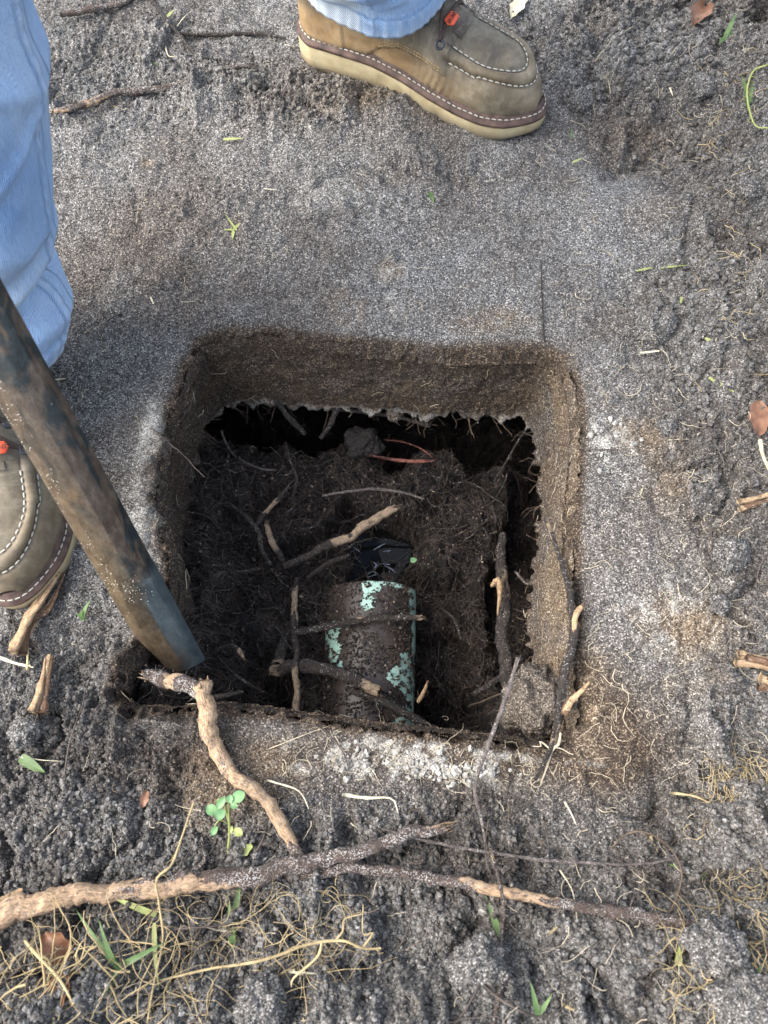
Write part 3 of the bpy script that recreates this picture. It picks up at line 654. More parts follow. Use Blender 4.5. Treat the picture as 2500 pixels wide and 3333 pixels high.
# torn rootlets hanging below the far lip
mb = MB(); rg = np.random.default_rng(14)
for i in range(130):
    j = rg.integers(0, Nr); 
    if inn[j, 1] > .3: continue
    p = V[Nd - 1][j].copy(); pts = [p]; a_ = rg.uniform(0, 6.28)
    for q in range(6):
        a_ += rg.normal(0, .5); pts.append(pts[-1] + np.array([math.cos(a_) * .0025 + inn[j, 0] * .001, math.sin(a_) * .0025 + inn[j, 1] * .001, -rg.uniform(.0, .005)]))
    _quick(mb, np.array(pts), np.full(7, rg.uniform(.0003, .0006)), 3)
tag(mb.build('hanging_rootlets', M['fine_brown'], co_), 'torn rootlets hanging below the ragged lip of the collar', kind='stuff')
# fine strands on the ground
def ground_starts(nn, seed, x0=0, x1=2500, y0=0, y1=3333, lift=.003):
    rg = np.random.default_rng(seed); out = []
    while len(out) < nn:
        px, py = rg.uniform(x0, x1), rg.uniform(y0, y1); x, y, _z = ray(px, py, 0)
        for _ in range(3): x, y, _z = ray(px, py, gfast(x, y))
        if rim_inside(x, y): continue
        out.append((x, y, gfast(x, y) + rg.uniform(0, lift)))
    return out
_rs = rim_sd(_gxy[0], _gxy[1])
def rim_inside(x, y):
    i = int(np.clip((x + .65) / 1.3 * 520, 0, 520)); j = int(np.clip((y + .25) / 1.45 * 580, 0, 580)); return _rs[j, i] > -.004
mb = MB(); strands(mb, ground_starts(330, 20), .020, .00038, .8, hug=gfast, lift=.003, seed=21); strands(mb, ground_starts(240, 22, 1800, 2500, 0, 3333), .026, .00042, .8, hug=gfast, lift=.004, seed=23)
strands(mb, ground_starts(90, 24, 900, 1900, 2420, 2560), .022, .0004, .9, hug=gfast, lift=.005, seed=25)
tag(mb.build('scattered_rootlets', M['fine_pale']), 'hair-thin pale rootlets strewn over the grey soil', kind='stuff')
mb = MB(); strands(mb, ground_starts(240, 26), .022, .0004, .8, hug=gfast, lift=.003, seed=27)
tag(mb.build('scattered_dark_rootlets', M['fine_brown']), 'short brown rootlets strewn over the grey soil', kind='stuff')
mb = MB(); strands(mb, ground_starts(70, 50), .10, .0007, .35, hug=gfast, lift=.004, seg=12, sides=4, seed=51)
tag(mb.build('thin_dark_roots', M['fine_dark']), 'long thin dark roots trailing over the soil', kind='stuff')
# straw tangles
mb = MB()
strands(mb, ground_starts(150, 30, 0, 1100, 2980, 3333), .045, .00036, .45, hug=gfast, lift=.022, seg=9, seed=31)
strands(mb, ground_starts(40, 32, 550, 1150, 2880, 3100), .035, .0004, .7, hug=gfast, lift=.022, seg=9, seed=33)
strands(mb, ground_starts(34, 34, 0, 450, 3050, 3333), .055, .0008, .4, hug=gfast, lift=.022, seg=9, sides=4, seed=35)
tag(mb.build('straw_tangle', M['straw']), 'tangle of straw-coloured grass roots along the near edge', kind='stuff')
mb = MB()
strands(mb, ground_starts(120, 36, 2280, 2560, 2460, 2720), .035, .00038, .8, hug=gfast, lift=.02, seg=9, seed=37)
strands(mb, ground_starts(34, 38, 2330, 2560, 2750, 2950), .035, .0005, .7, hug=gfast, lift=.02, seg=9, seed=39)
strands(mb, ground_starts(70, 44, 2150, 2540, 2950, 3333), .040, .0005, .6, hug=gfast, lift=.012, seg=8, seed=45); strands(mb, ground_starts(60, 40, 2250, 2540, 100, 1300), .030, .0005, .8, hug=gfast, lift=.012, seg=8, seed=41)
tag(mb.build('straw_tangle', M['straw']), 'wispy straw-coloured roots along the right edge', kind='stuff')

# ------------------------------------------------------------------ single roots and twigs
def fray(mb, p, d, r, n=7, L=.012, seed=0, wood=1.0):
    rg = np.random.default_rng(seed + 900); d = np.array(d) / np.linalg.norm(d)
    for i in range(n * 3):
        o = rg.normal(0, r * .42, 3); e = d * L * rg.uniform(.15, .75) + rg.normal(0, L * .09, 3)
        q = p + o - d * r * .9; tube(mb, [q, q + e * .5 + rg.normal(0, L * .03, 3), q + e], [r * .22, r * .15, r * .03], 4, 5, wood=wood * rg.uniform(.2, 1))
def root(name, label, pts, rad, mat_='root_dark', wood=(), sides=12, frays=(), cat='root', rough=.20, seed=None, group=None, per=.0035, branches=()):
    """pts are world points; wood is a list of (t0,t1[,angle]) bare stretches"""
    seed = seed if seed is not None else len(bpy.data.objects)
    rad = np.array(rad) * (.70 if pts[0][2] < -.09 else .84)
    P = np.array(pts, float); Ln = np.linalg.norm(np.diff(P, axis=0), axis=1).sum(); n = int(np.clip(Ln / per, 8, 220))
    org = P.mean(0); mb = MB(); P = P - org
    wob = cr(np.hstack([P, (np.full(len(P), rad) if np.isscalar(rad) else np.array(rad))[:, None]]), n)
    rg = np.random.default_rng(seed); rm = wob[:, 3].mean()
    for k in range(3):
        wob[:, k] += rm * .50 * fbm(np.arange(n) * .09, 0 * np.arange(n), 1, seed + k * 3 + 40, 3) + rm * .20 * vn(np.arange(n) * .22, 0 * np.arange(n), 1, seed + k * 3)
    def wf(t, a):
        v = np.zeros_like(t)
        for w_ in wood:
            m_ = sst(w_[0] - .05, w_[0] + .05, t + .02 * np.sin(a * 2)) * (1 - sst(w_[1] - .05, w_[1] + .05, t + .03 * np.sin(a * 3))) * .92
            if len(w_) > 2: m_ = m_ * sst(-.3, .5, np.cos(a + w_[2]))
            v = np.maximum(v, m_)
        return v
    # tube takes already resampled data
    D = wob; PP = D[:, :3]; T_, Nn, B = frames(PP); a = np.arange(sides) * 2 * math.pi / sides; ii = np.arange(n)[:, None]
    rr = D[:, 3][:, None] * (1 + .10 * fbm(ii * .8 + 0 * a[None], a[None] * 2.2 + 0 * ii, 1, seed + 9, 3, .8) + rough * vn(ii * .9 + 0 * a[None], np.cos(a)[None] * 1.3 + 0 * ii, 1, seed) + rough * .7 * vn(ii * .3 + np.sin(a)[None], np.cos(a)[None] * 2 + 0 * ii, 1, seed + 5))
    Vv = (PP[:, None] + rr[:, :, None] * (np.cos(a)[None, :, None] * Nn[:, None] + np.sin(a)[None, :, None] * B[:, None])).reshape(-1, 3)
    tt = np.repeat(np.linspace(0, 1, n), sides); aa = np.tile(a, n); m_ = len(Vv); j = np.arange(sides); o_ = (n - 1) * sides
    Vv = np.vstack([Vv, PP[0] - T_[0] * D[0, 3] * .4, PP[-1] + T_[-1] * D[-1, 3] * .4])
    wv = wf(tt, aa); endw = [1.0 if 0 in frays else wv[0], 1.0 if 1 in frays else wv[-1]]
    uv = np.stack([np.concatenate([aa / 6.283, [0, 0]]), np.concatenate([tt, [0, 1]]) * Ln * 12], 1)
    mb.add(Vv, grid_faces(n, sides, True)[:, ::-1], np.vstack([np.stack([np.full(sides, m_), (j + 1) % sides, j], 1), np.stack([np.full(sides, m_ + 1), o_ + j, o_ + (j + 1) % sides], 1)]), uv=uv, wood=np.concatenate([wv, endw]))
    for e in frays:
        fray(mb, PP[0] if e == 0 else PP[-1], -T_[0] if e == 0 else T_[-1], D[0 if e == 0 else -1, 3], seed=seed + e, L=D[:, 3].mean() * 2.2)
    for (t0, vec, r0) in branches:
        i0 = int(t0 * (n - 1)); p0 = PP[i0]; v_ = np.array(vec); bn = rg.normal(0, .18, (2, 3)) * np.linalg.norm(v_)
        tube(mb, [p0, p0 + v_ * .35 + bn[0], p0 + v_ * .7 + bn[1], p0 + v_], [r0, r0 * .8, r0 * .6, r0 * .3], 6, 14, .2, seed, wood=0.0)
    for q in range(int(np.clip(Ln * 260, 5, 130))):
        i0 = rg.integers(1, n - 1); a0 = rg.uniform(0, 6.28); nd = math.cos(a0) * Nn[i0] + math.sin(a0) * B[i0]; p_ = PP[i0] + nd * D[i0, 3] * .9; dd_ = nd * rg.uniform(.3, 1) + T_[i0] * rg.normal(0, 1); dd_ /= np.linalg.norm(dd_); hp = [p_]
        for w2 in range(4): dd_ = dd_ + rg.normal(0, .35, 3); hp.append(hp[-1] + dd_ / np.linalg.norm(dd_) * rg.uniform(.0006, .0026))
        _quick(mb, np.array(hp), np.linspace(1, .4, 5) * rg.uniform(.00018, .00042), 3)
    o = mb.build(name, M[mat_], loc=None); o.location = org
    return tag(o, label, cat, group)
def Gs(*a, off=0.0):
    return [G(p[0], p[1], (p[2] if len(p) > 2 else 0) + off) for p in a]
def Z3(*a): return [ray(*p) for p in a]
root('broken_root', 'thick forked root with its split pale left end lying across the front', Gs((-120,2990,.016),(60,2960,.016),(300,2905,.014),(520,2880,.013),(750,2858,.012),(950,2820,.014),(1180,2765,.018),(1330,2715,.020),(1440,2690,.022)),
     [.0115,.0112,.0098,.0096,.0094,.0088,.0074,.0058,.0048], 'root_sandy', [(0, .16, 1.2), (.05, .34, 1.9), (.22, .30, .9), (.34, .52, .5), (.985, 1)], 18, (1,), branches=[(.45, (.012, .03, .006), .003)])
root('thin_root', 'sandy dark root with one peeled orange stretch running right from the thick root', Gs((930,2850,.006),(1150,2832,.008),(1350,2850,.009),(1560,2885,.010),(1720,2920,.010),(1900,2955,.009),(2120,2990,.007),(2330,3030,.004)),
     [.0052,.0055,.0056,.0058,.0054,.0052,.0060,.0042], 'root_sandy', [(.44, .64)], 14, (), branches=[(.30, (.01, .02, .002), .0012), (.8, (.02, .02, .005), .001)])
root('peeled_root', 'curved peeled orange root hanging over the near lip of the pit', Z3((660,2225,.020),(672,2300,.020),(678,2370,.014)) + Gs((705,2440,.010),(765,2520,.010),(840,2590,.010),(900,2660,.010),(945,2740,.010),(985,2790,.008)),
     [.0100,.0092,.0090,.0086,.0080,.0075,.0068,.0055,.0040], 'root_sandy', [(0, .44), (.44, .92, 1.7), (.47, .85, .9)], 16, (0,))
root('snapped_root', 'dark sandy root stub lying against the foot of the steel bar', Z3((480,2200,.010),(560,2205,.014),(620,2225,.018),(668,2245,.018)), [.0060,.0085,.0085,.0092], 'root_sandy', [(.35, .55, 1.5)], 12, (0,))
root('twig', 'slender grey twig standing over the right near corner of the pit', Z3((1686,2140,.050),(1650,2260,.040),(1600,2390,.028),(1565,2490,.014)) + Gs((1545,2570,.004),(1565,2660,.004),(1585,2760,.004)),
     [.0020,.0024,.0022,.0020,.0018,.0016,.0014], 'root_grey', [(0, .05)], 8, (), 'twig', branches=[(.18, (-.004, .004, .003), .0009)])
root('thin_twig', 'thin dark sandy stem running down to the bottom edge below the twig', Gs((1590,2740,.003),(1620,2850,.016),(1640,2960,.010),(1632,3060,.004),(1640,3160,.005),(1618,3260,.004),(1600,3400,.004)), [.0014,.0016,.0019,.0022,.0024,.0022,.0018], 'root_sandy', [(.05, .12)], 8, (), 'twig')
root('wiry_root', 'long wiry grey root snaking to the right above the peeled stretch', Gs((1220,2690,.004),(1400,2740,.006),(1560,2770,.006),(1700,2790,.006),(1860,2805,.006),(2050,2815,.006),(2200,2795,.008)), [.0012,.0015,.0017,.0018,.0017,.0014,.0010], 'root_grey', [], 8)
root('looped_root', 'thin tan root looping upright between the grass tufts at the right', Gs((1990,2760,.006),(2050,2710,.018),(2120,2715,.022),(2190,2770,.016),(2220,2850,.010),(2190,2950,.008),(2150,3000,.006)), [.0008,.001,.001,.001,.001,.0008,.0006], 'fine_brown', [], 6)
# roots in the pit
root('torn_root', 'torn root with pale split end slanting above the water', Z3((920,1842,-.185),(1000,1810,-.180),(1080,1775,-.172),(1150,1745,-.165),(1200,1700,-.160),(1290,1655,-.155)), [.0065,.0075,.0078,.0080,.0085,.0060], 'root_dark', [(.42, .60, 1.2), (.60, 1.0)], 12, (1,))
root('upright_root', 'short split root with a pale side beside the torn root', Z3((865,1700,-.165),(880,1750,-.168),(905,1800,-.178),(925,1840,-.19)), [.0045,.006,.006,.005], 'root_dark', [(.0, .6, 1.5)], 10, (0,))
root('root_over_pipe', 'straight dark root lying across the middle of the pipe', Z3((950,2060,-.172),(1050,2040,-.170),(1160,2022,-.168),(1270,2012,-.167),(1375,2015,-.172)), [.0060,.0062,.0062,.0060,.0045], 'root_dark', [(.52, .55), (.93, 1)], 12, (1,))
root('thick_root_over_pipe', 'thick knotted root slanting across the near end of the pipe', Z3((890,2190,-.17),(960,2160,-.158),(1050,2180,-.155),(1150,2210,-.154),(1235,2248,-.156)), [.0085,.0110,.0100,.0098,.0085], 'root_dark', [(0, .08), (.82, 1, 1.5)], 14, (0, 1))
root('lower_root', 'dark root continuing under the thick one toward the near lip', Z3((1130,2240,-.165),(1230,2275,-.163),(1330,2330,-.165),(1430,2385,-.175),(1480,2420,-.18)), [.0050,.0065,.0068,.0060,.0045], 'root_dark', [(.88, 1)], 12, (1,))
root('broken_stub', 'stubby vertical root under the crossing roots left of the pipe', Z3((945,2030,-.20),(925,2100,-.185),(905,2170,-.175)), [.007,.0095,.010], 'root_dark', [(.85, 1)], 12, (1,))
root('upright_pale_root', 'slim upright root left of the pipe with peeled patches', Z3((965,1880,-.195),(962,1960,-.185),(955,2060,-.178),(968,2120,-.150),(960,2200,-.150),(965,2260,-.155),(968,2340,-.155)), [.0045,.0055,.0060,.0048,.0050,.0062,.0065], 'root_dark', [(.08, .28, 1.5), (.70, 1.0)], 12, (1,))
root('standing_root', 'long dark root standing along the right side of the pit', Z3((1638,1740,-.215),(1632,1850,-.205),(1640,1960,-.20),(1636,2080,-.195),(1650,2200,-.185),(1640,2310,-.175),(1645,2410,-.16)), [.0075,.0095,.0105,.0115,.0115,.0105,.009], 'root_dark', [(.24, .30, 2.2)], 14)
root('bark_flap', 'pale torn flap of bark on the standing root', Z3((1600,1905,-.180),(1622,1885,-.172),(1628,1930,-.178),(1622,2000,-.182)), [.003,.006,.004,.001], 'chip', [(0, 1)], 7, (0,), 'bark')
root('wall_root', 'wavy black root running down the outer right lip of the pit', Z3((1775,1680,-.02),(1805,1760,-.010),(1835,1850,-.002),(1858,1960,.004),(1866,2060,.006),(1845,2170,.006),(1828,2270,.002)) + Z3((1812,2360,-.004),(1790,2440,.004),(1745,2540,.004)), [.0022,.0026,.0030,.0042,.0048,.0052,.0048,.0038,.0028,.0014], 'root_dark', [(.02, .10, 1.2), (.83, .88)], 10, (), branches=[(.62, (.014, .006, .003), .001), (.72, (.012, -.006, .002), .001)])
root('short_stub_root', 'short pink-ended root prong on the right lip beside the wavy root', Z3((1866,2060,.008),(1876,2000,.012),(1892,1975,.014)), [.003,.0034,.0026], 'chip', [(0, 1)], 9, (1,))
root('pale_twig', 'pale pointed twig leaning out of the near right corner', Z3((1838,2325,.0),(1858,2285,.008),(1890,2255,.016),(1922,2218,.024)), [.0045,.0040,.0026,.0012], 'chip', [(.1, .4, 1), (.4, 1)], 9, (), 'twig')
root('grey_root', 'thin grey root lying level across the middle of the peat', Z3((1050,1612,-.165),(1130,1600,-.160),(1220,1592,-.158),(1320,1605,-.165),(1380,1625,-.172)), [.0018,.0024,.0026,.0024,.0016], 'root_grey', [], 8)
root('red_root', 'reddish split root beneath the far lip', Z3((1140,1478,-.155),(1200,1482,-.152),(1260,1492,-.150),(1330,1500,-.148),(1410,1500,-.150)), [.0020,.0022,.0028,.0034,.0024], 'root_red', [(.5, .95, 1.3)], 9, (1,))
root('red_rootlet', 'thin red rootlet arching over the reddish split root', Z3((1250,1430,-.15),(1320,1440,-.135),(1380,1465,-.135),(1420,1500,-.15)), [.0010,.0012,.0012,.0010], 'root_red', [(.6, .9)], 7)
root('hanging_root', 'root hanging from the far lip slanting right', Z3((890,1285,-.125),(920,1330,-.14),(955,1375,-.155),(995,1415,-.17)), [.0058,.0060,.0058,.0045], 'root_dark', [], 10)
root('hanging_root', 'root hanging from the far lip slanting left', Z3((1105,1310,-.13),(1085,1355,-.145),(1065,1395,-.16),(1045,1425,-.17)), [.0055,.0052,.0048,.0040], 'root_dark', [], 10)
root('twisted_root', 'short split root left of centre pointing up to the right', Z3((830,1720,-.165),(870,1660,-.158),(910,1620,-.15),(950,1565,-.145)), [.0035,.0042,.0036,.0012], 'root_dark', [(.3, .62, 1.3)], 9)
root('curving_root', 'dark root curving down the left side of the peat', Z3((750,1640,-.16),(800,1680,-.155),(840,1730,-.155),(850,1790,-.16),(880,1840,-.17)), [.003,.0045,.0045,.004,.003], 'root_dark', [], 10)
root('left_root', 'bent dark root with a pale tip near the bar foot', Z3((700,2120,-.105),(745,2105,-.10),(775,2115,-.10),(795,2140,-.10)), [.0035,.0045,.0042,.0028], 'root_dark', [(.75, 1)], 9, (1,))
root('left_wire_root', 'wiry dark root looping from the bar foot toward the near lip', Z3((705,2130,-.13),(760,2190,-.13),(810,2225,-.135),(860,2250,-.15)), [.0016,.0024,.0026,.0016], 'root_dark', [], 8)
root('low_left_root', 'straight dark root jutting right behind the peeled root', Z3((690,2270,-.03),(740,2262,-.035),(790,2250,-.045)), [.003,.003,.0016], 'root_dark', [], 8)
root('slanting_root', 'dark slanting root below the right end of the pipe', Z3((1540,2265,-.21),(1600,2225,-.20),(1640,2200,-.19)), [.0045,.005,.0045], 'root_dark', [], 9)
root('pale_thin_root', 'thin orange root pointing left from the foot of the standing root', Z3((1525,2296,-.14),(1575,2280,-.145),(1625,2260,-.15)), [.0011,.0016,.0016], 'fine_brown', [], 7)
root('left_branch', 'short dark branch crossing the open water behind the pipe', Z3((1000,1880,-.20),(1060,1840,-.195),(1100,1822,-.19),(1140,1805,-.188)), [.0040,.0045,.0045,.0018], 'root_dark', [], 9)
root('split_chip_root', 'split orange root sliver right of the pipe', Z3((1360,2285,-.17),(1378,2255,-.16),(1392,2215,-.15)), [.0032,.0036,.0014], 'chip', [(0, 1)], 7)
for i, (lab, pts, r_) in enumerate([('slim dark root down the far left of the peat', ((720,1400,-.16),(760,1480,-.17),(840,1520,-.17),(900,1530,-.175)), .0020),
        ('slim dark root dropping past the red root', ((930,1440,-.165),(945,1500,-.16),(965,1560,-.165),(950,1640,-.17)), .0026),
        ('slim root along the far right of the peat', ((1610,1560,-.18),(1650,1500,-.165),(1690,1430,-.15),(1740,1370,-.14)), .0018),
        ('slim root beside the right wall of the pit', ((1680,1860,-.19),(1720,1900,-.18),(1760,1850,-.15)), .0022),
        ('slim dark root curving right of the pipe', ((1440,1980,-.25),(1480,2020,-.245),(1500,2080,-.25)), .0030),
        ('slim dark root near the left wall', ((700,1840,-.14),(770,1860,-.15),(850,1850,-.16)), .0026),
        ('slim root bridging the black gap at the far side', ((1080,1330,-.20),(1180,1340,-.20),(1300,1360,-.2),(1400,1390,-.2)), .0036),
        ('slim root crossing low beside the peeled root', ((800,2290,-.15),(860,2330,-.15),(905,2345,-.14)), .0022)]):
    root('slim_root', lab, Z3(*pts), r_, 'root_dark' if i % 3 else 'root_grey', [], 8, group='slim roots in the pit')
# buried roots upper left
root('buried_root', 'half-buried dark root with a split orange end beside the left trouser leg', Gs((130,372,.007),(260,345,.007),(400,312,.007),(540,288,.006),(660,255,.006),(760,222,.005),(830,215,.003)), [.0046,.0054,.0056,.0052,.0046,.0036,.0024], 'root_sandy', [(0, .10), (.2, .27, 1.2)], 12, (0,))
root('buried_twig', 'thin black root running diagonally down through the soil at the top', Gs((480,-20,.008),(540,60,.007),(610,150,.007),(670,222,.006),(745,240,.005)), [.0030,.0030,.0030,.0028,.0018], 'root_dark', [], 8)
root('buried_twig', 'thin dark root running toward the left boot from the upper buried root', Gs((560,100,.005),(700,112,.005),(830,108,.005),(930,125,.004)), [.0022,.0030,.0026,.0016], 'root_dark', [], 8)
root('dark_twig', 'short dark root stub lying at the top left edge', Gs((200,48,.006),(300,30,.006),(400,8,.006),(470,-25,.005)), [.0042,.0050,.0044,.0030], 'root_sandy', [], 9)
root('crossing_twig', 'thin black stem trailing over the right far corner of the pit', Gs((1762,850,.001),(1765,950,.001),(1768,1050,.002)) + Z3((1772,1110,-.001),(1780,1160,-.03),(1785,1225,-.06)), [.0008,.0009,.001,.0011,.0014,.0016], 'root_dark', [], 7, (), 'twig')

# ------------------------------------------------------------------ pipe
ZA, RP, WALL = -.237, .0570, .0045
p0 = np.array([-.026, -.10, ZA - .004]); pe = ray(1208, 1890, ZA + RP); p1 = np.array([pe[0], pe[1], ZA])
ns, na = 90, 96; mb = MB()
def pipe_ring(t, r):
    c = p0 + (p1 - p0) * t; a = np.linspace(0, 2 * math.pi, na, endpoint=False)
    return np.stack([c[0] + r * np.cos(a), np.full(na, c[1]), c[2] + r * np.sin(a)], 1), a
rows = []; bare = []
for k in range(ns):
    v_, a = pipe_ring(k / (ns - 1), RP); rows.append(v_)
for k in range(3):
    v_, a = pipe_ring(1.0, RP - (k + 1) * WALL / 3); rows.append(v_ + np.array([0, .0006 if k == 0 else 0, 0]))
for k in range(20):
    v_, a = pipe_ring(1 - k * .03, RP - WALL); rows.append(v_)
Vp = np.vstack(rows); PXp = 1250 + F * Vp[:, 0] / (Vp[:, 1] * C_ + (CH - Vp[:, 2]) * S_)
yy = Vp[:, 1]; xx = (Vp[:, 0] - (p0 + (p1 - p0) * ((yy - p0[1]) / (p1[1] - p0[1]))[:, None])[:, 0]) / RP   # -1..1 across
bare = np.full(len(xx), -.22)
for a_, b_, ra, rb, am in [(1210,1912,34,22,1.15),(1198,1965,30,34,.85),(1275,1900,60,9,1.0),(1346,1930,13,55,1.3),(1352,2070,9,80,1.15),(1076,2045,26,34,1.3),(1088,2105,20,40,1.25),(1105,2160,14,24,.9),(1322,2150,20,30,1.2),(1310,2200,42,34,1.15),(1335,2262,14,40,1.1),(1318,2362,38,32,1.2),(1275,2292,38,11,1.1),(1240,2040,26,10,.6),(1310,1990,14,14,.7)]:
    qx, qy, _ = ray(a_, b_, ZA + RP * .9); sc_ = 1 / F * .93
    qc = p0[0] + (p1[0] - p0[0]) * (qy - p0[1]) / (p1[1] - p0[1]); px_l = Vp[:, 0]
    bare = np.maximum(bare, am * np.exp(-((px_l - qx) / (ra * sc_ * 1.3)) ** 2 - ((yy - qy) / (rb * sc_ * 1.3)) ** 2) * (Vp[:, 2] > ZA - .02) - .1)
pth = empty('drain_pipe', (float(p1[0]), float(p1[1]), ZA), 'pale green plastic drain pipe smeared with black peat in the pit', 'pipe')
mb.add(Vp, grid_faces(len(rows), na, True), bare=bare); pw = mb.build('pipe_wall', M['pipe'], pth, loc=None); pw.location = (-pth.location[0], -pth.location[1], -pth.location[2])
# peat caked on the pipe
nn = 9000; a = RNG.uniform(R(20), R(160), nn); t = RNG.uniform(.25, 1.0, nn); yv = p0[1] + (p1[1] - p0[1]) * t; xv = RP * np.cos(a)
bb_ = np.interp(0, [0], [0])
def bare_at(xn, yv):
    d = ((xx[:ns * na][None, ::7] - xn[:, None]) ** 2 * .003 + (yy[:ns * na][None, ::7] - yv[:, None]) ** 2); return bare[:ns * na][::7][d.argmin(1)]
topm = Vp[:ns * na, 2] > ZA; 
bv = np.concatenate([bare_at(np.cos(a[i:i + 400]), yv[i:i + 400]) for i in range(0, nn, 400)])
k_ = (bv < .25) & (vn(xv, yv, 60, 90) > -.55); a, yv, xv = a[k_], yv[k_], xv[k_]; sz = .0006 + .0014 * RNG.uniform(0, 1, len(a)) ** 3
xc = p0[0] + (p1[0] - p0[0]) * (yv - p0[1]) / (p1[1] - p0[1])
Pp = np.stack([xc + (RP + sz * .2) * np.cos(a), yv, ZA + (RP + sz * .2) * np.sin(a)], 1) - np.array(pth.location)
scatter('peat_crust', Pp, sz, peatc, {}, 'peat caked over the pipe', M['peatcrumb'], pth)
mb = MB(); pick = RNG.integers(0, len(Pp), 520)
strands(mb, Pp[pick] + np.array([0, 0, .001]), .014, .0004, 1.2, seed=91, seg=5)
tag(mb.build('rootlets', M['fine_brown'], pth), 'fine rootlets stuck to the pipe', kind='stuff')

# ------------------------------------------------------------------ steel digging bar
tipc = np.array(ray(552, 2098, -.030)); upc = np.array(ray(58, 1222, .235)); ax = upc - tipc; dlen = np.linalg.norm(ax); ax /= dlen
LB = 1.25
bar = empty('digging_bar', tuple(tipc), 'heavy rusty steel bar with a chisel tip leaning into the left of the pit', 'digging bar')
viewd = np.array([0, 0, CH]) - tipc; e1 = np.cross(ax, viewd); e1 /= np.linalg.norm(e1); e2 = np.cross(e1, ax) * -1; e2 = np.cross(ax, e1); 
if np.dot(e2, viewd) < 0: e2 = -e2
# e1 across the view, e2 toward the camera
if e1[0] < 0: e1 = -e1
Mx = Matrix(((e1[0], e2[0], ax[0]), (e1[1], e2[1], ax[1]), (e1[2], e2[2], ax[2]))).to_4x4()
def mudf(Q): return np.clip(sst(.40, .10, Q[:, 2]) * sst(.004, -.008, Q[:, 0]) * .9, 0, 1)
def section(hw, ch, ridge=0.0, n=8):
    # chamfered square with one ridge toward the camera, local x across, y toward camera
    return np.array([(hw, -ch), (hw, hw * .55), (hw * .60, hw * .98), (ridge, hw * 1.22), (-hw * .62, hw * .98), (-hw, hw * .50), (-hw, -ch), (0, -hw)])
def rounded(sec, per=5):
    out = []
    for i in range(len(sec)):
        a_, b_, c_ = sec[i - 1], sec[i], sec[(i + 1) % len(sec)]
        q0 = b_ + (a_ - b_) * .10; q1 = b_ + (c_ - b_) * .10
        for t_ in np.linspace(0, 1, per): out.append((1 - t_) ** 2 * q0 + 2 * t_ * (1 - t_) * b_ + t_ ** 2 * q1)
    return np.array(out)
mb = MB(); rows = []; zs = np.concatenate([np.linspace(.115, .9, 240), np.linspace(.905, LB, 20)]); 
for zz in zs:
    hw = .0232 * (1 - .22 * min(1, zz / .9)); s_ = rounded(section(hw, hw * .5))
    s_ = s_ * (1 + .010 * vn(s_[:, 0] * 0 + zz, np.arange(len(s_)) * .3, 40, 71)[:, None] + .006 * vn(np.full(len(s_), zz), np.arange(len(s_)) * .9, 160, 72)[:, None])
    rows.append(np.column_stack([s_, np.full(len(s_), zz)]))
ks = len(rows[0]); Vb = np.vstack(rows); tz = Vb[:, 2]
mb.add(Vb, grid_faces(len(rows), ks, True), steel=0 * tz, mud=mudf(Vb))
capc = np.array([[0, 0, LB]]); 
mb.add(np.vstack([rows[-1], capc]), None, np.array([[ks, i, (i + 1) % ks] for i in range(ks)]))
sh = mb.build('shaft', M['bar'], bar); sh.matrix_local = Mx
# chisel tip: two facets meeting in a slanting cut
mb = MB(); rows = []
for zz in np.linspace(-.03, .121, 62):
    f_ = np.clip((.115 - zz) / .145, 0, 1); hw = .02315 * (1 - .22 * max(0, zz) / .9 ) if zz > .1 else .0232 * (1 - .0 * f_); s0 = rounded(section(hw, hw * .5)); x_, y_ = s0[:, 0].copy(), s0[:, 1].copy()
    # slanting underside cut so that the end narrows to an edge on the right
    lim = hw * 1.1 - .012 * f_ - np.maximum(0, -x_ + .004) * (.55 * f_ + .0)
    y_ = np.minimum(y_, lim); x_ = np.maximum(x_, -hw * (1 - 1.1 * max(0, f_ - .45) ** 1.3))
    y_ = np.maximum(y_, -hw * (1 - .65 * f_))
    rows.append(np.column_stack([x_, y_, np.full(len(x_), zz)]))
Vb = np.vstack(rows); fz = (.115 - Vb[:, 2]) / .145
stl = sst(-.0005, .0025, Vb[:, 0] - .001 + .004 * (1 - fz)) * sst(0, .18, fz - .12 * (Vb[:, 0] < .012))
mb.add(Vb, grid_faces(len(rows), ks, True), steel=stl, mud=mudf(Vb) * (1 - stl))
mb.add(np.vstack([rows[0], [rows[0].mean(0)]]), None, np.array([[ks, (i + 1) % ks, i] for i in range(ks)]), steel=1.0)
ti = mb.build('chisel_tip', M['bar'], bar); ti.matrix_local = Mx; ti['label'] = 'worn bluish chisel end of the bar'
quartzc = coll_of('sand_grain', M['quartz'])
nn = 1500; t = RNG.uniform(.07, .55, nn); xs_ = RNG.normal(-.012, .006, nn) + .010 * (RNG.uniform(0, 1, nn) < .25) ; hwv = .0232 * (1 - .22 * t / .9); xs_ = np.clip(xs_, -hwv * .95, hwv * .5)
ysf = np.where(xs_ < -hwv * .62, np.interp(xs_ / hwv, [-1, -.62], [.50, .98]) * hwv, np.interp(xs_ / hwv, [-.62, 0, .6], [.98, 1.10, .99]) * hwv)
k_ = fbm(t, xs_ * 2, 60, 77, 3) > -.12; Pq = np.stack([xs_, ysf, t], 1)[k_]; Rm = np.array(Mx.to_3x3()); Pq = Pq @ Rm.T
scatter('sand_specks', Pq, RNG.uniform(.00020, .00055, len(Pq)), quartzc, {}, 'pale sand grains stuck along the bar', M['quartz'], bar)

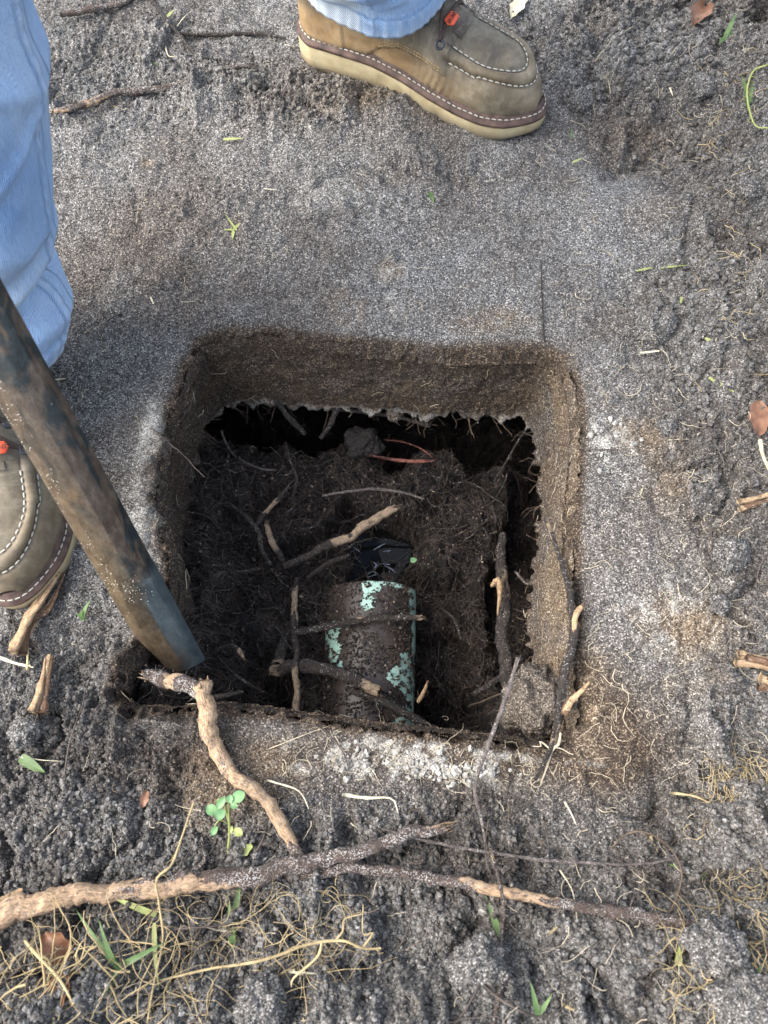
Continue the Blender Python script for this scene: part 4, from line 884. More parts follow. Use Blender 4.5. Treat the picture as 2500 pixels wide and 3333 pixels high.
# ------------------------------------------------------------------ person: trousers and boots
person = empty('person', (-.20, .66, 0), 'person standing left of the pit in faded blue jeans and leather work boots', 'person')
pl = np.array(person.location)
def jean_leg(name, axis, hemtilt, folds, seed, seam_ang, fade_fn, label=None):
    """axis rows: x,y,z,rx,ry ; ring angle 0 = +x, counter-clockwise"""
    n = 300; D = cr(np.array(axis), n); ns_ = 220; a = np.linspace(0, 2 * math.pi, ns_, endpoint=False); rows = []; fades = []; seams = []
    L = np.concatenate([[0], np.cumsum(np.linalg.norm(np.diff(D[:, :3], axis=0), axis=1))])
    for k in range(n):
        x0, y0, z0, rx, ry = D[k]; s = L[k]
        r = 1 + .035 * np.sin(3 * a + s * 9 + seed) * sst(0, .05, s) + .02 * np.sin(5 * a - s * 21 + seed)
        r += .03 * fbm(np.cos(a) * .1 + seed, np.sin(a) * .1 + s * .8, 14, seed, 3)
        d = 0
        for (fs, fa, fw, faw, amp, sl) in folds:
            da = (a - fa + math.pi) % (2 * math.pi) - math.pi
            d = d + amp * np.exp(-((s - fs - sl * da) / fw) ** 2 - (da / faw) ** 2)
        das = (a - seam_ang - .25 * s + math.pi) % (2 * math.pi) - math.pi
        seam = np.exp(-(das * rx / .006) ** 2)
        d = d + .0022 * seam * (1 + .3 * np.sin(s * 420)) + .0020 * sst(.026, .022, s) * (1 + .35 * np.sin(a * 46 + 2 * np.sin(a * 7))) - .0012 * np.exp(-((s - .027) / .002) ** 2)  # thick hem with roping
        x = x0 + (rx * r + d) * np.cos(a); y = y0 + (ry * r + d) * np.sin(a)
        tl = sst(.16, 0, s); z = z0 + tl * hemtilt[2] * np.cos(a) ** 2 + tl * (hemtilt[0] * np.cos(a) + hemtilt[1] * np.sin(a)) + 0 * a + .004 * tl * np.sin(3 * a + seed)
        rows.append(np.stack([x, y, z], 1)); fades.append(np.clip(fade_fn(a, s) + .22 * seam * (.6 + .4 * np.sin(s * 420)) + .35 * np.exp(-((s - .004) / .003) ** 2) + .25 * sst(.026, .022, s) * np.maximum(0, np.sin(a * 46 + 2 * np.sin(a * 7))) + .22 * np.maximum(0, fbm(a * 1.2, np.full_like(a, s * 3), 5, seed + 50, 4, .65)), 0, 1)); seams.append(.8 * np.exp(-((np.abs(das * rx) - .0045) / .0013) ** 2) + .7 * np.exp(-((s - .024) / .0012) ** 2))
    # thickness: fold the hem inward
    inner = [rows[0] * 1.0]; c0 = rows[0].mean(0); i1 = rows[0] + (c0 - rows[0]) * .035; i2 = rows[6] + (c0 - rows[6]) * .06; i2[:, 2] = rows[6][:, 2]; i3 = rows[30] + (rows[30].mean(0) - rows[30]) * .08
    allr = [i3, i2, i1] + rows; fades = [fades[0]] * 3 + fades; seams = [0 * seams[0]] * 3 + seams
    Vj = np.vstack(allr) - pl; uv = np.stack([np.tile(a / 6.283 * .5, len(allr)), np.repeat(np.concatenate([[0, 0, 0], L]), ns_)], 1)
    return Vj, grid_faces(len(allr), ns_, True), uv, np.concatenate(fades), np.clip(np.concatenate(seams), 0, 1)
def ang(x): return R(x)
mb = MB()
axA = [(-.392,.447,.078,.075,.098),(-.388,.450,.10,.082,.094),(-.380,.462,.135,.082,.088),(-.368,.478,.178,.068,.078),(-.357,.485,.215,.078,.083),(-.350,.492,.26,.086,.086),(-.336,.505,.32,.088,.088),(-.325,.520,.38,.084,.088),(-.290,.555,.48,.084,.090),(-.262,.605,.60,.088,.095),(-.245,.65,.74,.098,.105),(-.225,.69,.86,.11,.115),(-.19,.71,.96,.125,.12)]
foldsA = [(.085, ang(-20), .010, 1.0, -.016, .010), (.110, ang(-25), .012, .9, .012, .012), (.23, ang(-30), .008, .6, .005, .05), (.29, ang(-50), .008, .6, .005, -.05), (.18, ang(-80), .008, .6, .005, .05), (.13, ang(-95), .008, .6, .006, -.04), (.34, ang(-20), .008, .5, .004, .06), (.045, ang(-10), .014, .6, .007, -.01), (.20, ang(-60), .014, .8, -.006, .03), (.26, ang(0), .02, .9, .006, -.02), (.055, ang(-70), .01, .7, -.006, .015), (.15, ang(-40), .015, .9, .006, -.03), (.32, ang(-60), .02, .8, -.006, .02)]
J = jean_leg('jeans', axA, (0, -.012, 0), foldsA, 3, ang(-14), lambda a, s: np.clip(.22 * np.exp(-((s - .10) / .02) ** 2) * (np.cos(a + .4) > -.5) + .12 + .15 * np.sin(s * 30 + 2 * a), 0, .5))
mb.add(J[0], J[1], uv=J[2], fade=J[3], seam=J[4])
hd = np.array([.916, -.403]); 
axB = [(-.004,.908,.104,.088,.060),(-.004,.908,.124,.087,.064),(-.012,.900,.17,.082,.070),(-.02,.890,.23,.080,.076),(-.035,.870,.32,.080,.080),(-.05,.85,.42,.082,.082),(-.06,.82,.52,.084,.086),(-.08,.79,.64,.090,.096),(-.115,.755,.76,.10,.105),(-.15,.73,.86,.11,.115),(-.185,.715,.955,.12,.12)]
foldsB = [(.045, ang(285), .006, .5, .006, .03), (.035, ang(240), .006, .4, .005, -.04), (.07, ang(260), .006, .5, -.006, .05), (.03, ang(250), .012, .5, -.010, .02), (.06, ang(270), .014, .6, .010, .03), (.05, ang(310), .010, .6, -.006, -.02), (.08, ang(300), .012, .8, .008, .02), (.03, ang(225), .02, .25, .008, 0), (.11, ang(280), .015, .9, -.008, .03)]
J = jean_leg('jeans', axB, (.004, .006, .026), foldsB, 8, ang(262), lambda a, s: np.clip(sst(-.10, -.35, np.cos(a - .0)) * sst(.35, -.2, np.cos(a - 2.2)) * 0 + sst(R(262), R(245), a % 6.283) * (a > R(150)) * 1.1 * sst(.25, .1, s) + .05, 0, .95))
mb.add(J[0], J[1], uv=J[2], fade=J[3], seam=J[4])
# seat joining both legs
a = np.linspace(0, 2 * math.pi, 80, endpoint=False); rows = []
for z_, rx, ry, cx_, cy_ in [(.80, .05, .06, -.19, .71), (.84, .13, .11, -.19, .71), (.90, .18, .135, -.19, .715), (.98, .19, .14, -.19, .72), (1.06, .175, .125, -.19, .725), (1.065, .01, .01, -.19, .725)]:
    rows.append(np.stack([cx_ + rx * np.cos(a), cy_ + ry * np.sin(a), np.full(80, z_)], 1))
mb.add(np.vstack(rows) - pl, grid_faces(len(rows), 80, True), uv=np.stack([np.tile(a / 6.283, 6), np.repeat(np.arange(6) * .06, 80)], 1), fade=0, seam=0)
jeans = mb.build('jeans', M['denim'], person); jeans['label'] = 'faded blue denim trouser legs with stitched hems'
# belt and shirt hem above are out of the photo's view

# ---- boot, local: x forward from heel, y left, z up
LS = .318
def outline(x, off=0.0):
    """half widths (left, right) of the sole at x"""
    xs = np.array([0, .03, .07, .11, .15, .19, .225, .255, .285, LS]); hw = np.array([.030, .0375, .0385, .0375, (.0420), .0500, .0540, .0535, .0485, .036])
    h_ = np.interp(x, xs, hw); r0 = .034; r1 = .062
    e0 = np.sqrt(np.clip(1 - ((r0 - np.clip(x - off, 0, r0)) / r0) ** 2, 0, 1)); e1_ = np.sqrt(np.clip(1 - ((r1 - np.clip(LS - off - x, 0, r1)) / r1) ** 2, 0, 1)) ** .9
    return np.maximum(h_ - off, 0) * e0 * (.30 + .70 * e1_ if False else e1_)
def cline(x): return .006 * np.sin(np.clip(x / LS, 0, 1) * math.pi * 1.2 - .3)
def xsamp(lo, hi, n): t = np.linspace(0, math.pi, n); return lo + (hi - lo) * (1 - np.cos(t)) / 2
def soletop(x): return .036 - .012 * sst(.06, .26, x)
Z0 = soletop
def slab_outline(off, n=110):
    x = xsamp(off, LS - off, n); h_ = outline(x, off); return np.concatenate([np.stack([x, cline(x) + h_], 1), np.stack([x[::-1][1:-1], (cline(x) - h_)[::-1][1:-1]], 1)])
def ring_loft(mb, rings, cap=True, **at):
    k = len(rings[0]); mb.add(np.vstack(rings), grid_faces(len(rings), k, True), **at)
    if cap:
        for rr, fl in ((rings[0], False), (rings[-1], True)):
            i = np.arange(k // 2 - 1); 
            q = np.stack([i, i + 1, (k - 1 - i) % k if False else (k - i - 1) % k, (k - i) % k], 1); mb.add(rr, q if fl else q[:, ::-1])
def upper_pt(x, v):
    """x station, v in 0..1 from right base over the top to left base"""
    off = .0070; W = outline(x, off); xx_ = np.array([0, .04, .10, .125, .150, .178, .20, .235, .27, .295, LS]); hh = np.array([.150, .150, .140, .116, .090, .069, .058, .051, .047, .040, .026])
    H = np.interp(x, xx_, hh); tip = np.sqrt(np.clip(1 - (np.clip(x - (LS - off - .055), 0, None) / .055) ** 2.3, 0, 1)); H = H * (.02 + .98 * tip)
    a = np.pi * v; c, s = np.cos(a), np.sin(a)
    p = np.interp(x, [0, .10, .16, .21, .30], [.55, .62, .85, .80, .80]); q = np.interp(x, [0, .10, .16, .21, .30], [.85, .9, 1.0, .80, .72])
    lean = np.interp(x, [0, .1, .16, .2], [.80, .78, .62, 1])  # narrower toward the top at the ankle and instep
    sz_ = np.abs(s) ** q; yw = np.sign(c) * np.abs(c) ** p * W
    bul = 1 + .03 * np.sin(np.pi * sz_)
    nar = 1 - (1 - lean) * sz_ * .35
    return np.stack([x + 0 * v, cline(x) - yw * bul * nar, Z0(x) + .001 + H * sz_], -1)
def moc_d(x, y):
    xc, hw, xt = .240, .0305, .286; y = y - cline(x)
    h_ = .0305 - .003 * (np.clip(xc - x, 0, .06) / .05) ** 2
    d_a = np.abs(y) - h_; d_b = (np.sqrt(np.clip(((x - xc) / (xt - xc)) ** 2 + (y / hw) ** 2, 1e-9, None)) - 1) * .036
    return np.where(x < xc, d_a, d_b)
def flap_mask(P):
    """quarter leather lying over the vamp"""
    x, y, z = P[..., 0], np.abs(P[..., 1] - cline(P[..., 0])), P[..., 2] - Z0(P[..., 0])
    low = np.interp(x, [.090, .120, .143, .175, .206], [-.01, .016, .026, .027, .025])
    f_ = sst(-.0008, .0008, z - low) * sst(.0008, -.0008, x - .206 + .12 * np.maximum(0, z - .045)) * sst(-.0008, .0008, y - .0125)
    return f_
def make_boot(loc, heading, tagpos, mirrored=False):
    bt_mb = MB(); nxx, nv = 230, 190; xs = xsamp(.0088, LS - .0088, nxx); v = np.linspace(0, 1, nv); XX, VV = np.meshgrid(xs, v, indexing='ij')
    P = upper_pt(XX, VV)
    du = np.gradient(P, axis=0); dv = np.gradient(P, axis=1); nrm = np.cross(dv, du); nl = np.linalg.norm(nrm, axis=-1, keepdims=True); nrm = nrm / (nl + 1e-12)
    cc = P - np.array([.16, 0, .03]); nrm *= np.sign((nrm * cc).sum(-1, keepdims=True) + 1e-9)
    up = (P[..., 2] - Z0(XX)) ; tops = sst(.015, .028, up)
    d = moc_d(P[..., 0], P[..., 1]); band = np.clip(d / .0085, 0, 1); amt = sst(.194, .205, P[..., 0]) * tops
    ridge = amt * (.0036 * np.sin(np.pi * band) ** .7 * ((d > 0) & (d < .0085)) - .0012 * (d <= 0) - .0014 * np.exp(-((d - .0098) / .0016) ** 2))
    fm = flap_mask(P); disp = ridge + .0024 * fm + .0009 * fbm(P[..., 0], P[..., 1] + P[..., 2], 55, 81, 3)
    cre = .0010 * np.sin((P[..., 0] - .20) * 700 + 3 * np.sin(P[..., 2] * 90)) * np.exp(-((P[..., 0] - .195) / .018) ** 2) * (1 - fm) * (d > .01)
    hs = .002 * sst(.074, .072, P[..., 0] + .12 * (P[..., 2] - .05)) * (P[..., 2] < .10)
    disp = disp + cre + hs; P = P + nrm * disp[..., None]
    lowside = sst(.038, .012, up)
    warm = np.clip(.85 * sst(.085, .06, P[..., 0]) + .75 * lowside * sst(.26, .14, P[..., 0]) + .25 * fbm(P[..., 0], P[..., 2], 20, 83, 2) + .18 * (d > 0), 0, 1) * (1 - .8 * fm * sst(.02, .045, up))
    dark = np.clip(.55 * fm * sst(.03, .05, up) + .75 * np.exp(-((d + .0005) / .0009) ** 2) * amt + .6 * np.exp(-((d - .0095) / .0010) ** 2) * amt + .7 * np.exp(-(up / .003) ** 2) + .8 * ((fm > .05) & (fm < .6)), 0, 1)
    root_ = empty.__wrapped__ if False else None
    bt_mb.add(P.reshape(-1, 3), grid_faces(nxx, nv), warm=warm.ravel(), dark=dark.ravel())
    boot = bt_mb.build('boot', M['leather'], person)
    boot.location = np.array(loc) - pl; boot.rotation_euler = (0, 0, heading)
    if mirrored: boot.scale = (1, -1, 1)
    # sole
    mb = MB(); rings = []
    for k, (f_, off) in enumerate([(0, .006), (.03, .002), (.12, .0005), (.3, 0), (.5, .0003), (.7, 0), (.9, .0002), (1, .001)]):
        o_ = slab_outline(off); z_ = -.004 + (soletop(o_[:, 0]) - .008 + .004) * f_
        z_ = z_ + (0.0 + .006 * sst(.26, .32, o_[:, 0]) * (1 - f_)); rings.append(np.column_stack([o_, z_]))
    ring_loft(mb, rings, dirt=0.0); Vs = np.vstack(mb.V); mb.A['dirt'] = [np.clip(sst(.012, .0, Vs[:, 2]) * .8 + .1, 0, 1)]
    mb.V = [Vs]; so_ = mb.build('sole', M['sole'], boot)
    # welt: two brown ribs
    mb = MB()
    o1 = slab_outline(-.0008); z1 = soletop(o1[:, 0])
    rings = [np.column_stack([slab_outline(o_), soletop(o1[:, 0]) + dz]) for o_, dz in [(.003, -.0082), (-.0006, -.0078), (-.0014, -.0055), (-.0006, -.0034), (.0006, -.0030), (.0010, -.0014), (.0036, -.0006), (.0062, .0006), (.0072, .0026), (.0085, .0036), (.0105, .0030)]]
    ring_loft(mb, rings, cap=False); mb.build('welt', M['welt'], boot)
    # stitches
    def stitches(name, pts, nr_, L, r, m_, every=None):
        mb = MB(); pts = np.array(pts); s = np.concatenate([[0], np.cumsum(np.linalg.norm(np.diff(pts, axis=0), axis=1))]); cnt = int(s[-1] / every)
        for i in range(cnt):
            q = (i + .5) * every; a_ = np.array([np.interp([q - L / 2, q, q + L / 2], s, pts[:, k]) for k in range(3)]).T
            a_[1] += nr_ * .0004; tube(mb, a_, [r * .5, r, r * .5], 5, 4, resample=True)
        return mb.build(name, M[m_], boot)
    wo2 = slab_outline(.0030); wp = np.column_stack([wo2, soletop(wo2[:, 0]) - .0001]); wp = np.vstack([wp[8:], wp[:8]])
    stitches('welt_stitching', wp, np.array([0, 0, 1.0]), .0050, .0009, 'white_thread', .0070)
    def on_upper(x, y, lift):
        # find v whose surface point has this y, on the upper surface
        vv = np.linspace(.02, .98, 400); Q = upper_pt(np.full(400, x), vv); i = np.argmin(np.abs(Q[:, 1] - y)); p = Q[i].copy(); p[2] += lift; return p
    for nm, dd, lf in (('toe_stitching', -.0008, .0004), ('toe_stitching', .0097, .0004)):
        xc, hw, xt = .240, .0305, .286; pts = []
        for x_ in np.linspace(.206, xc, 14): pts.append((x_, cline(x_) - (.0305 - .003 * (max(0, xc - x_) / .05) ** 2) - dd))
        for t_ in np.linspace(-math.pi / 2, math.pi / 2, 40)[1:-1]:
            k = 1 + dd / .036; pts.append((xc + (xt - xc) * k * math.cos(t_), cline(xc + (xt - xc) * k * math.cos(t_)) + hw * k * math.sin(t_)))
        for x_ in np.linspace(xc, .206, 14): pts.append((x_, cline(x_) + (.0305 - .003 * (max(0, xc - x_) / .05) ** 2) + dd))
        stitches(nm, [on_upper(a_, b_, lf) for a_, b_ in pts], np.array([0, 0, 1.0]), .0052, .0010, 'white_thread', .0071)
    # quarter seam stitches on both sides (two rows)
    for sgn in (-1, 1):
        for k, dz in enumerate((.0025, .0055)):
            pts = []
            for x_ in np.linspace(.118, .200, 34):
                zt = np.interp(x_, [.090, .120, .143, .175, .206], [-.01, .016, .026, .027, .025]) + dz
                vv = np.linspace(.001, .5, 300); vv = vv if sgn < 0 else 1 - vv; Q = upper_pt(np.full(300, x_), vv); i = np.argmin(np.abs(Q[:, 2] - Z0(x_) - zt)); q = Q[i].copy(); q[1] += sgn * .0026; q[2] += .0008; pts.append(q)
            stitches('side_stitching', pts, np.array([0, sgn, .3]), .0032, .0008, 'gold_thread', .0042)
    # tongue
    mb = MB(); xs2 = np.linspace(.13, .212, 30); vs2 = np.linspace(.40, .60, 16); rr_ = []
    for x_ in xs2: rr_.append(upper_pt(np.full(16, x_), vs2) + np.array([0, 0, .0010 + .002 * math.sin((x_ - .13) / .082 * math.pi)]))
    mb.add(np.vstack(rr_), grid_faces(30, 16), warm=.1, dark=.75); mb.build('tongue', M['leather'], boot)
    # eyelets and laces
    ey = []
    for x_ in (.192, .170, .148):
        for sgn in (-1, 1):
            vv = .5 + sgn * np.interp(x_, [.148, .192], [.17, .235]); p = upper_pt(np.array(x_), np.array(vv)); p2 = upper_pt(np.array(x_ + .002), np.array(vv)); p3 = upper_pt(np.array(x_), np.array(vv + .01))
            nn_ = np.cross(p2 - p, p3 - p); nn_ /= np.linalg.norm(nn_); nn_ *= np.sign(nn_[2]); c_ = p + nn_ * .0032; ey.append((x_, sgn, c_, nn_))
            t1 = (p2 - p) / np.linalg.norm(p2 - p); t2 = np.cross(nn_, t1); mb = MB(); th = np.linspace(0, 2 * math.pi, 21)[:-1]; ring_ = [c_ + .0042 * (math.cos(q) * t1 + math.sin(q) * t2) for q in th]
            rows_ = []
            for dr, dn in ((.0056, -.0008), (.0052, .0006), (.0042, .0011), (.0032, .0004), (.0028, -.002)):
                rows_.append(np.array([c_ + dr * (math.cos(q) * t1 + math.sin(q) * t2) + nn_ * dn for q in th]))
            mb.add(np.vstack(rows_), grid_faces(5, 20, True)); mb.build('eyelet', M['eyelet'], boot)
            mb = MB(); mb.add(np.vstack([rows_[-1] + nn_ * .0006, [c_ - nn_ * .0012]]), None, np.array([[20, i, (i + 1) % 20] for i in range(20)])); mb.build('eyelet_hole', M['ink'], boot)
    E = {(e[0], e[1]): e[2] for e in ey}
    mb = MB()
    def over(xa, va, xb, vb, lift, k=9):
        """path hugging the instep between two stations"""
        t = np.linspace(0, 1, k); Q = upper_pt(xa + (xb - xa) * t, va + (vb - va) * t); Q[:, 2] += lift * np.sin(np.pi * np.clip(t * .86 + .07, 0, 1)) ** .4; return Q
    ve = lambda x_: float(np.interp(x_, [.148, .192], [.17, .235]))
    for x_ in (.192, .170, .148): tube(mb, over(x_, .5 - ve(x_), x_, .5 + ve(x_), .0062), .0018, 8, 26, .08, 3)
    for xa, xb in ((.192, .170), (.170, .148)):
        for sg in (-1, 1): tube(mb, over(xa, .5 + sg * ve(xa), xb, .5 - sg * ve(xb), .0090), .0018, 8, 26, .08, 4)
    mb.build('lace', M['lace'], boot)
    # rubber tag threaded on the lowest lace
    c_ = upper_pt(np.array(.197), np.array(.5 - tagpos[0])) + np.array([0, 0, tagpos[2] + .004]); ln = (E[(.192, 1)] - E[(.192, -1)]); ln /= np.linalg.norm(ln)
    u_ = ln * 1.0; n_ = np.array([.25, -.10, .95]); n_ -= u_ * np.dot(n_, u_); n_ /= np.linalg.norm(n_); w_ = np.cross(n_, u_)
    shape = [(-.0105, 0), (-.0072, .0055), (.0072, .0055), (.0105, 0), (.0072, -.0055), (-.0072, -.0055)]
    tg_ = MB(); vv_ = []
    for h_ in (-.0009, .0009):
        for s_, e_ in shape: vv_.append(c_ + u_ * s_ + w_ * e_ + n_ * h_)
    q = [[i, (i + 1) % 6, 6 + (i + 1) % 6, 6 + i] for i in range(6)] + [[0, 3, 2, 1], [0, 5, 4, 3], [6, 7, 8, 9], [6, 9, 10, 11]]
    tg_.add(vv_, q); to = tg_.build('lace_tag', M['tag_red'], boot, smooth=False); to['label'] = 'small orange-red hexagonal tag'
    cu = bpy.data.curves.new('lettering', 'FONT'); cu.body = 'BRUNT'; cu.size = .0062; cu.align_x = 'CENTER'; cu.align_y = 'CENTER'; cu.extrude = .00015; cu.resolution_u = 3
    tmp = bpy.data.objects.new('lettering', cu); scn.collection.objects.link(tmp); dg = bpy.context.evaluated_depsgraph_get(); me_ = bpy.data.meshes.new_from_object(tmp.evaluated_get(dg)); bpy.data.objects.remove(tmp)
    me_.materials.clear(); lt = link('tag_lettering', me_, M['ink'], boot); uu = u_ if not mirrored else u_
    fl_ = -1 if mirrored else 1
    Ml = Matrix((( -uu[0] * fl_ * -1, w_[0], n_[0], c_[0] + n_[0] * .0012), (-uu[1] * fl_ * -1, w_[1], n_[1], c_[1] + n_[1] * .0012), (-uu[2] * fl_ * -1, w_[2], n_[2], c_[2] + n_[2] * .0012), (0, 0, 0, 1)))
    lt.matrix_local = Ml
    return boot
hb = np.array(G(985, 200)); tb = np.array(G(1760, 475)); hdg = math.atan2(tb[1] - hb[1], tb[0] - hb[0])
bz = min(gz(hb[0], hb[1]), gz(tb[0], tb[1])) + .004
bootA = make_boot((hb[0], hb[1] + .034, bz), hdg, (.085, 0, .007)); bootA.scale = (1.08,) * 3; bootA['label'] = 'whole boot beyond the pit, pointing right, tan heel'
tb2 = np.array(G(85, 1985)); hd2 = R(-77); lx = tb2[0] - math.cos(hd2) * LS; ly = tb2[1] - math.sin(hd2) * LS
bootB = make_boot((lx, ly, gz(lx, .3) + .002), hd2, (-.10, 0, .007)); bootB['label'] = 'boot behind the steel bar, toe toward the camera'

# ------------------------------------------------------------------ seedling, grass, leaves, chips
def blade(mb, p, d, L, w, bend, twist=0, n=9, up=None):
    p = np.array(p, float); d = np.array(d, float); d /= np.linalg.norm(d); sd_ = np.cross(d, [0, 0, 1.0]); 
    if np.linalg.norm(sd_) < .1: sd_ = np.array([1.0, 0, 0])
    sd_ /= np.linalg.norm(sd_); rows = []
    for i in range(n):
        t = i / (n - 1); c_ = p + d * L * t + np.array([0, 0, -bend * L * t * t]); ww = w * (1 - t ** 2.2) * (.6 + .4 * min(1, t * 6)) + .0001; ca = math.cos(twist * t); sa = math.sin(twist * t); nv_ = np.cross(sd_, d)
        s2 = sd_ * ca + nv_ * sa; rows += [c_ - s2 * ww / 2, c_ + nv_ * -.12 * w, c_ + s2 * ww / 2]
    mb.add(rows, grid_faces(n, 3))
def tuft(label, px, py, blades, group='grass tufts', mat_='green'):
    b0 = np.array(G(px, py)); t = empty('grass_tuft', tuple(b0), label, 'grass', group)
    for (dx, dy, dz, L, w, bend) in blades:
        mb = MB(); blade(mb, (random.uniform(-.003, .003), random.uniform(-.003, .003), .001), (dx, dy, dz), L, w, bend, random.uniform(-.6, .6)); mb.build('blade', M[mat_], t)
    return t
tuft('green grass tuft of broad blades below the split left end of the thick root', 390, 3150, [(-.9, .9, .35, .062, .0055, .3), (-.35, .8, .5, .045, .0045, .3), (.9, .45, .4, .045, .005, .3), (-.2, -.5, .6, .03, .004, .4)])
tuft('two-bladed green grass tuft under the middle of the thick root', 750, 3080, [(-.1, .9, .45, .042, .0065, .2), (.1, 1, .25, .052, .0075, .2)])
tuft('pale green grass tuft leaning left beside the straw tangle', 500, 2990, [(-.9, .35, .4, .045, .005, .3), (.2, -.9, .4, .05, .004, .3)], mat_='yellowgreen')
tuft('small green grass tuft at the right edge beside the wiry root', 2290, 2860, [(-.9, .25, .35, .035, .0065, .2), (-.2, .9, .5, .018, .004, .3), (.4, .6, .6, .018, .003, .3)])
tuft('fresh green tuft beside the toe of the left boot', 275, 2010, [(.35, .6, .75, .030, .0050, .4), (.1, .3, .8, .018, .004, .5), (-.5, .3, .6, .016, .0035, .5)])
tuft('green tuft in the bottom right corner', 2400, 3260, [(-.3, .9, .5, .03, .005, .3), (.5, .8, .5, .035, .006, .3), (-.7, .2, .5, .022, .0035, .3)])
tuft('thin green tuft at the bottom right of centre', 1760, 3300, [(-.2, .9, .5, .028, .0045, .3), (.5, .7, .5, .02, .0035, .3)])
tuft('green tuft among soil clods at the upper right corner', 2440, 330, [(-.1, .9, .5, .05, .0055, .3), (.6, .5, .4, .04, .004, .3), (.2, 1, .6, .05, .004, .3)])
tuft('leafy green tuft at the top right by the dead leaf', 2350, 130, [(.4, .8, .5, .05, .006, .3), (-.3, -.5, .4, .022, .007, .4), (.9, .5, .4, .04, .007, .4)])
tuft('three-pronged green grass scrap in the middle left', 768, 745, [(-.5, .8, .1, .030, .0030, .1), (-1, 0, .1, .014, .003, .1), (.0, -1, .1, .014, .004, .1), (.6, .7, .15, .012, .004, .1)], mat_='yellowgreen')
def scrap(label, px, py, deg, L, w, mat_='green', name='cut_grass', cat='grass', lift=.0035, bend=.05, group=None):
    p = np.array(G(px, py, lift)); mb = MB(); d = np.array([math.cos(R(deg)), math.sin(R(deg)), .03]); blade(mb, -d * L / 2, d, L, w, bend, random.uniform(-.4, .4)); o = mb.build(name, M[mat_]); o.location = p; return tag(o, label, cat, group)
for lab, px, py, dg_, L, w_, mt in [('bright green cut blade lying alone above the pit', 1405, 640, -75, .020, .0062, 'green'), ('green cut blade below the peeled root stretch', 1605, 2980, 110, .034, .0055, 'green'),
        ('short green blade right of the flat patch', 1860, 430, 85, .017, .003, 'green'), ('curled green blade right of the boot toe', 1880, 520, 30, .016, .003, 'yellowgreen'), ('yellow-green blade stretched on the right soil', 2200, 865, 8, .034, .0026, 'yellowgreen'),
        ('second yellow-green stem end to end on the right soil', 2110, 872, 14, .030, .0026, 'yellowgreen'), ('jointed yellow-green stem on the right near the dead leaf', 2365, 1260, -36, .042, .0042, 'yellowgreen'), ('small green blade at upper left by the buried twig', 505, 205, -40, .020, .004, 'green'),
        ('pale green folded scrap at the top left', 555, 40, 60, .018, .006, 'yellowgreen'), ('olive dead blade on the left below the buried root', 760, 450, 5, .026, .0045, 'yellowgreen'), ('dark green curl low on the left by the pit', 105, 2490, -28, .028, .010, 'green'),
        ('pale green hooked blade on the right mound', 2220, 960, 75, .022, .003, 'yellowgreen'), ('light green shoot at the bottom right clods', 2210, 3110, 80, .014, .006, 'yellowgreen'), ('green blade leaning near the right edge of the bank', 2325, 1115, -35, .022, .005, 'yellowgreen')]:
    scrap(lab, px, py, dg_, L, w_, mt)
# seedling
sp = np.array(G(742, 2772)); sd_ = empty('seedling', tuple(sp), 'small clover seedling with round green leaves in front of the pit', 'seedling')
tp = np.array(ray(745, 2590, .045)) - sp; mb = MB(); tube(mb, [(0, 0, 0), tp * .35 + np.array([.001, 0, 0]), tp * .7, tp], [.0011, .0011, .0009, .0007], 6, 20, .1, 3)
st2 = [np.array(ray(700, 2610, .045)) - sp, np.array(ray(770, 2700, .04)) - sp, np.array(ray(697, 2690, .035)) - sp]
tube(mb, [tp * .55, tp * .5 + st2[0] * .5, st2[0]], .0007, 5, 10); tube(mb, [tp * .30, tp * .1 + st2[1] * .8, st2[1]], .0006, 5, 10); tube(mb, [tp * .5, st2[2] * .6 + tp * .3, st2[2]], .0006, 5, 10)
mb.build('stem', M['yellowgreen'], sd_)
def leaflet(px, py, z, L, W, deg, mt='clover'):
    c_ = np.array(ray(px, py, z)) - sp; mb = MB(); rows = []; ca, sa = math.cos(R(deg)), math.sin(R(deg)); 
    for i in range(8):
        t = i / 7; u = (t - .5) * L; hw_ = W / 2 * math.sin(math.pi * min(1, t * .92 + .06)) ** .6
        for s_ in (-1, -.5, 0, .5, 1):
            x_, y_, z_ = u, s_ * hw_, .0009 * abs(s_) ** 1.5 + .0006 * math.sin(t * 4)
            rows.append((c_[0] + x_ * ca - y_ * sa, c_[1] + x_ * sa + y_ * ca, c_[2] + z_ + .15 * u))
    mb.add(rows, grid_faces(8, 5)); mb.build('leaf', M[mt], sd_)
for a_ in [(688,2635,.045,.0095,.0088,150),(720,2612,.047,.0105,.0062,60),(716,2650,.046,.0090,.0088,240),(748,2600,.050,.0062,.0060,90),(777,2592,.050,.0110,.0095,30),(762,2622,.046,.0060,.0055,-20),(697,2704,.036,.0078,.0055,240),(776,2708,.040,.0078,.0070,-30,'yellowgreen'),(752,2700,.038,.0060,.0032,80,'yellowgreen')]: leaflet(*a_)
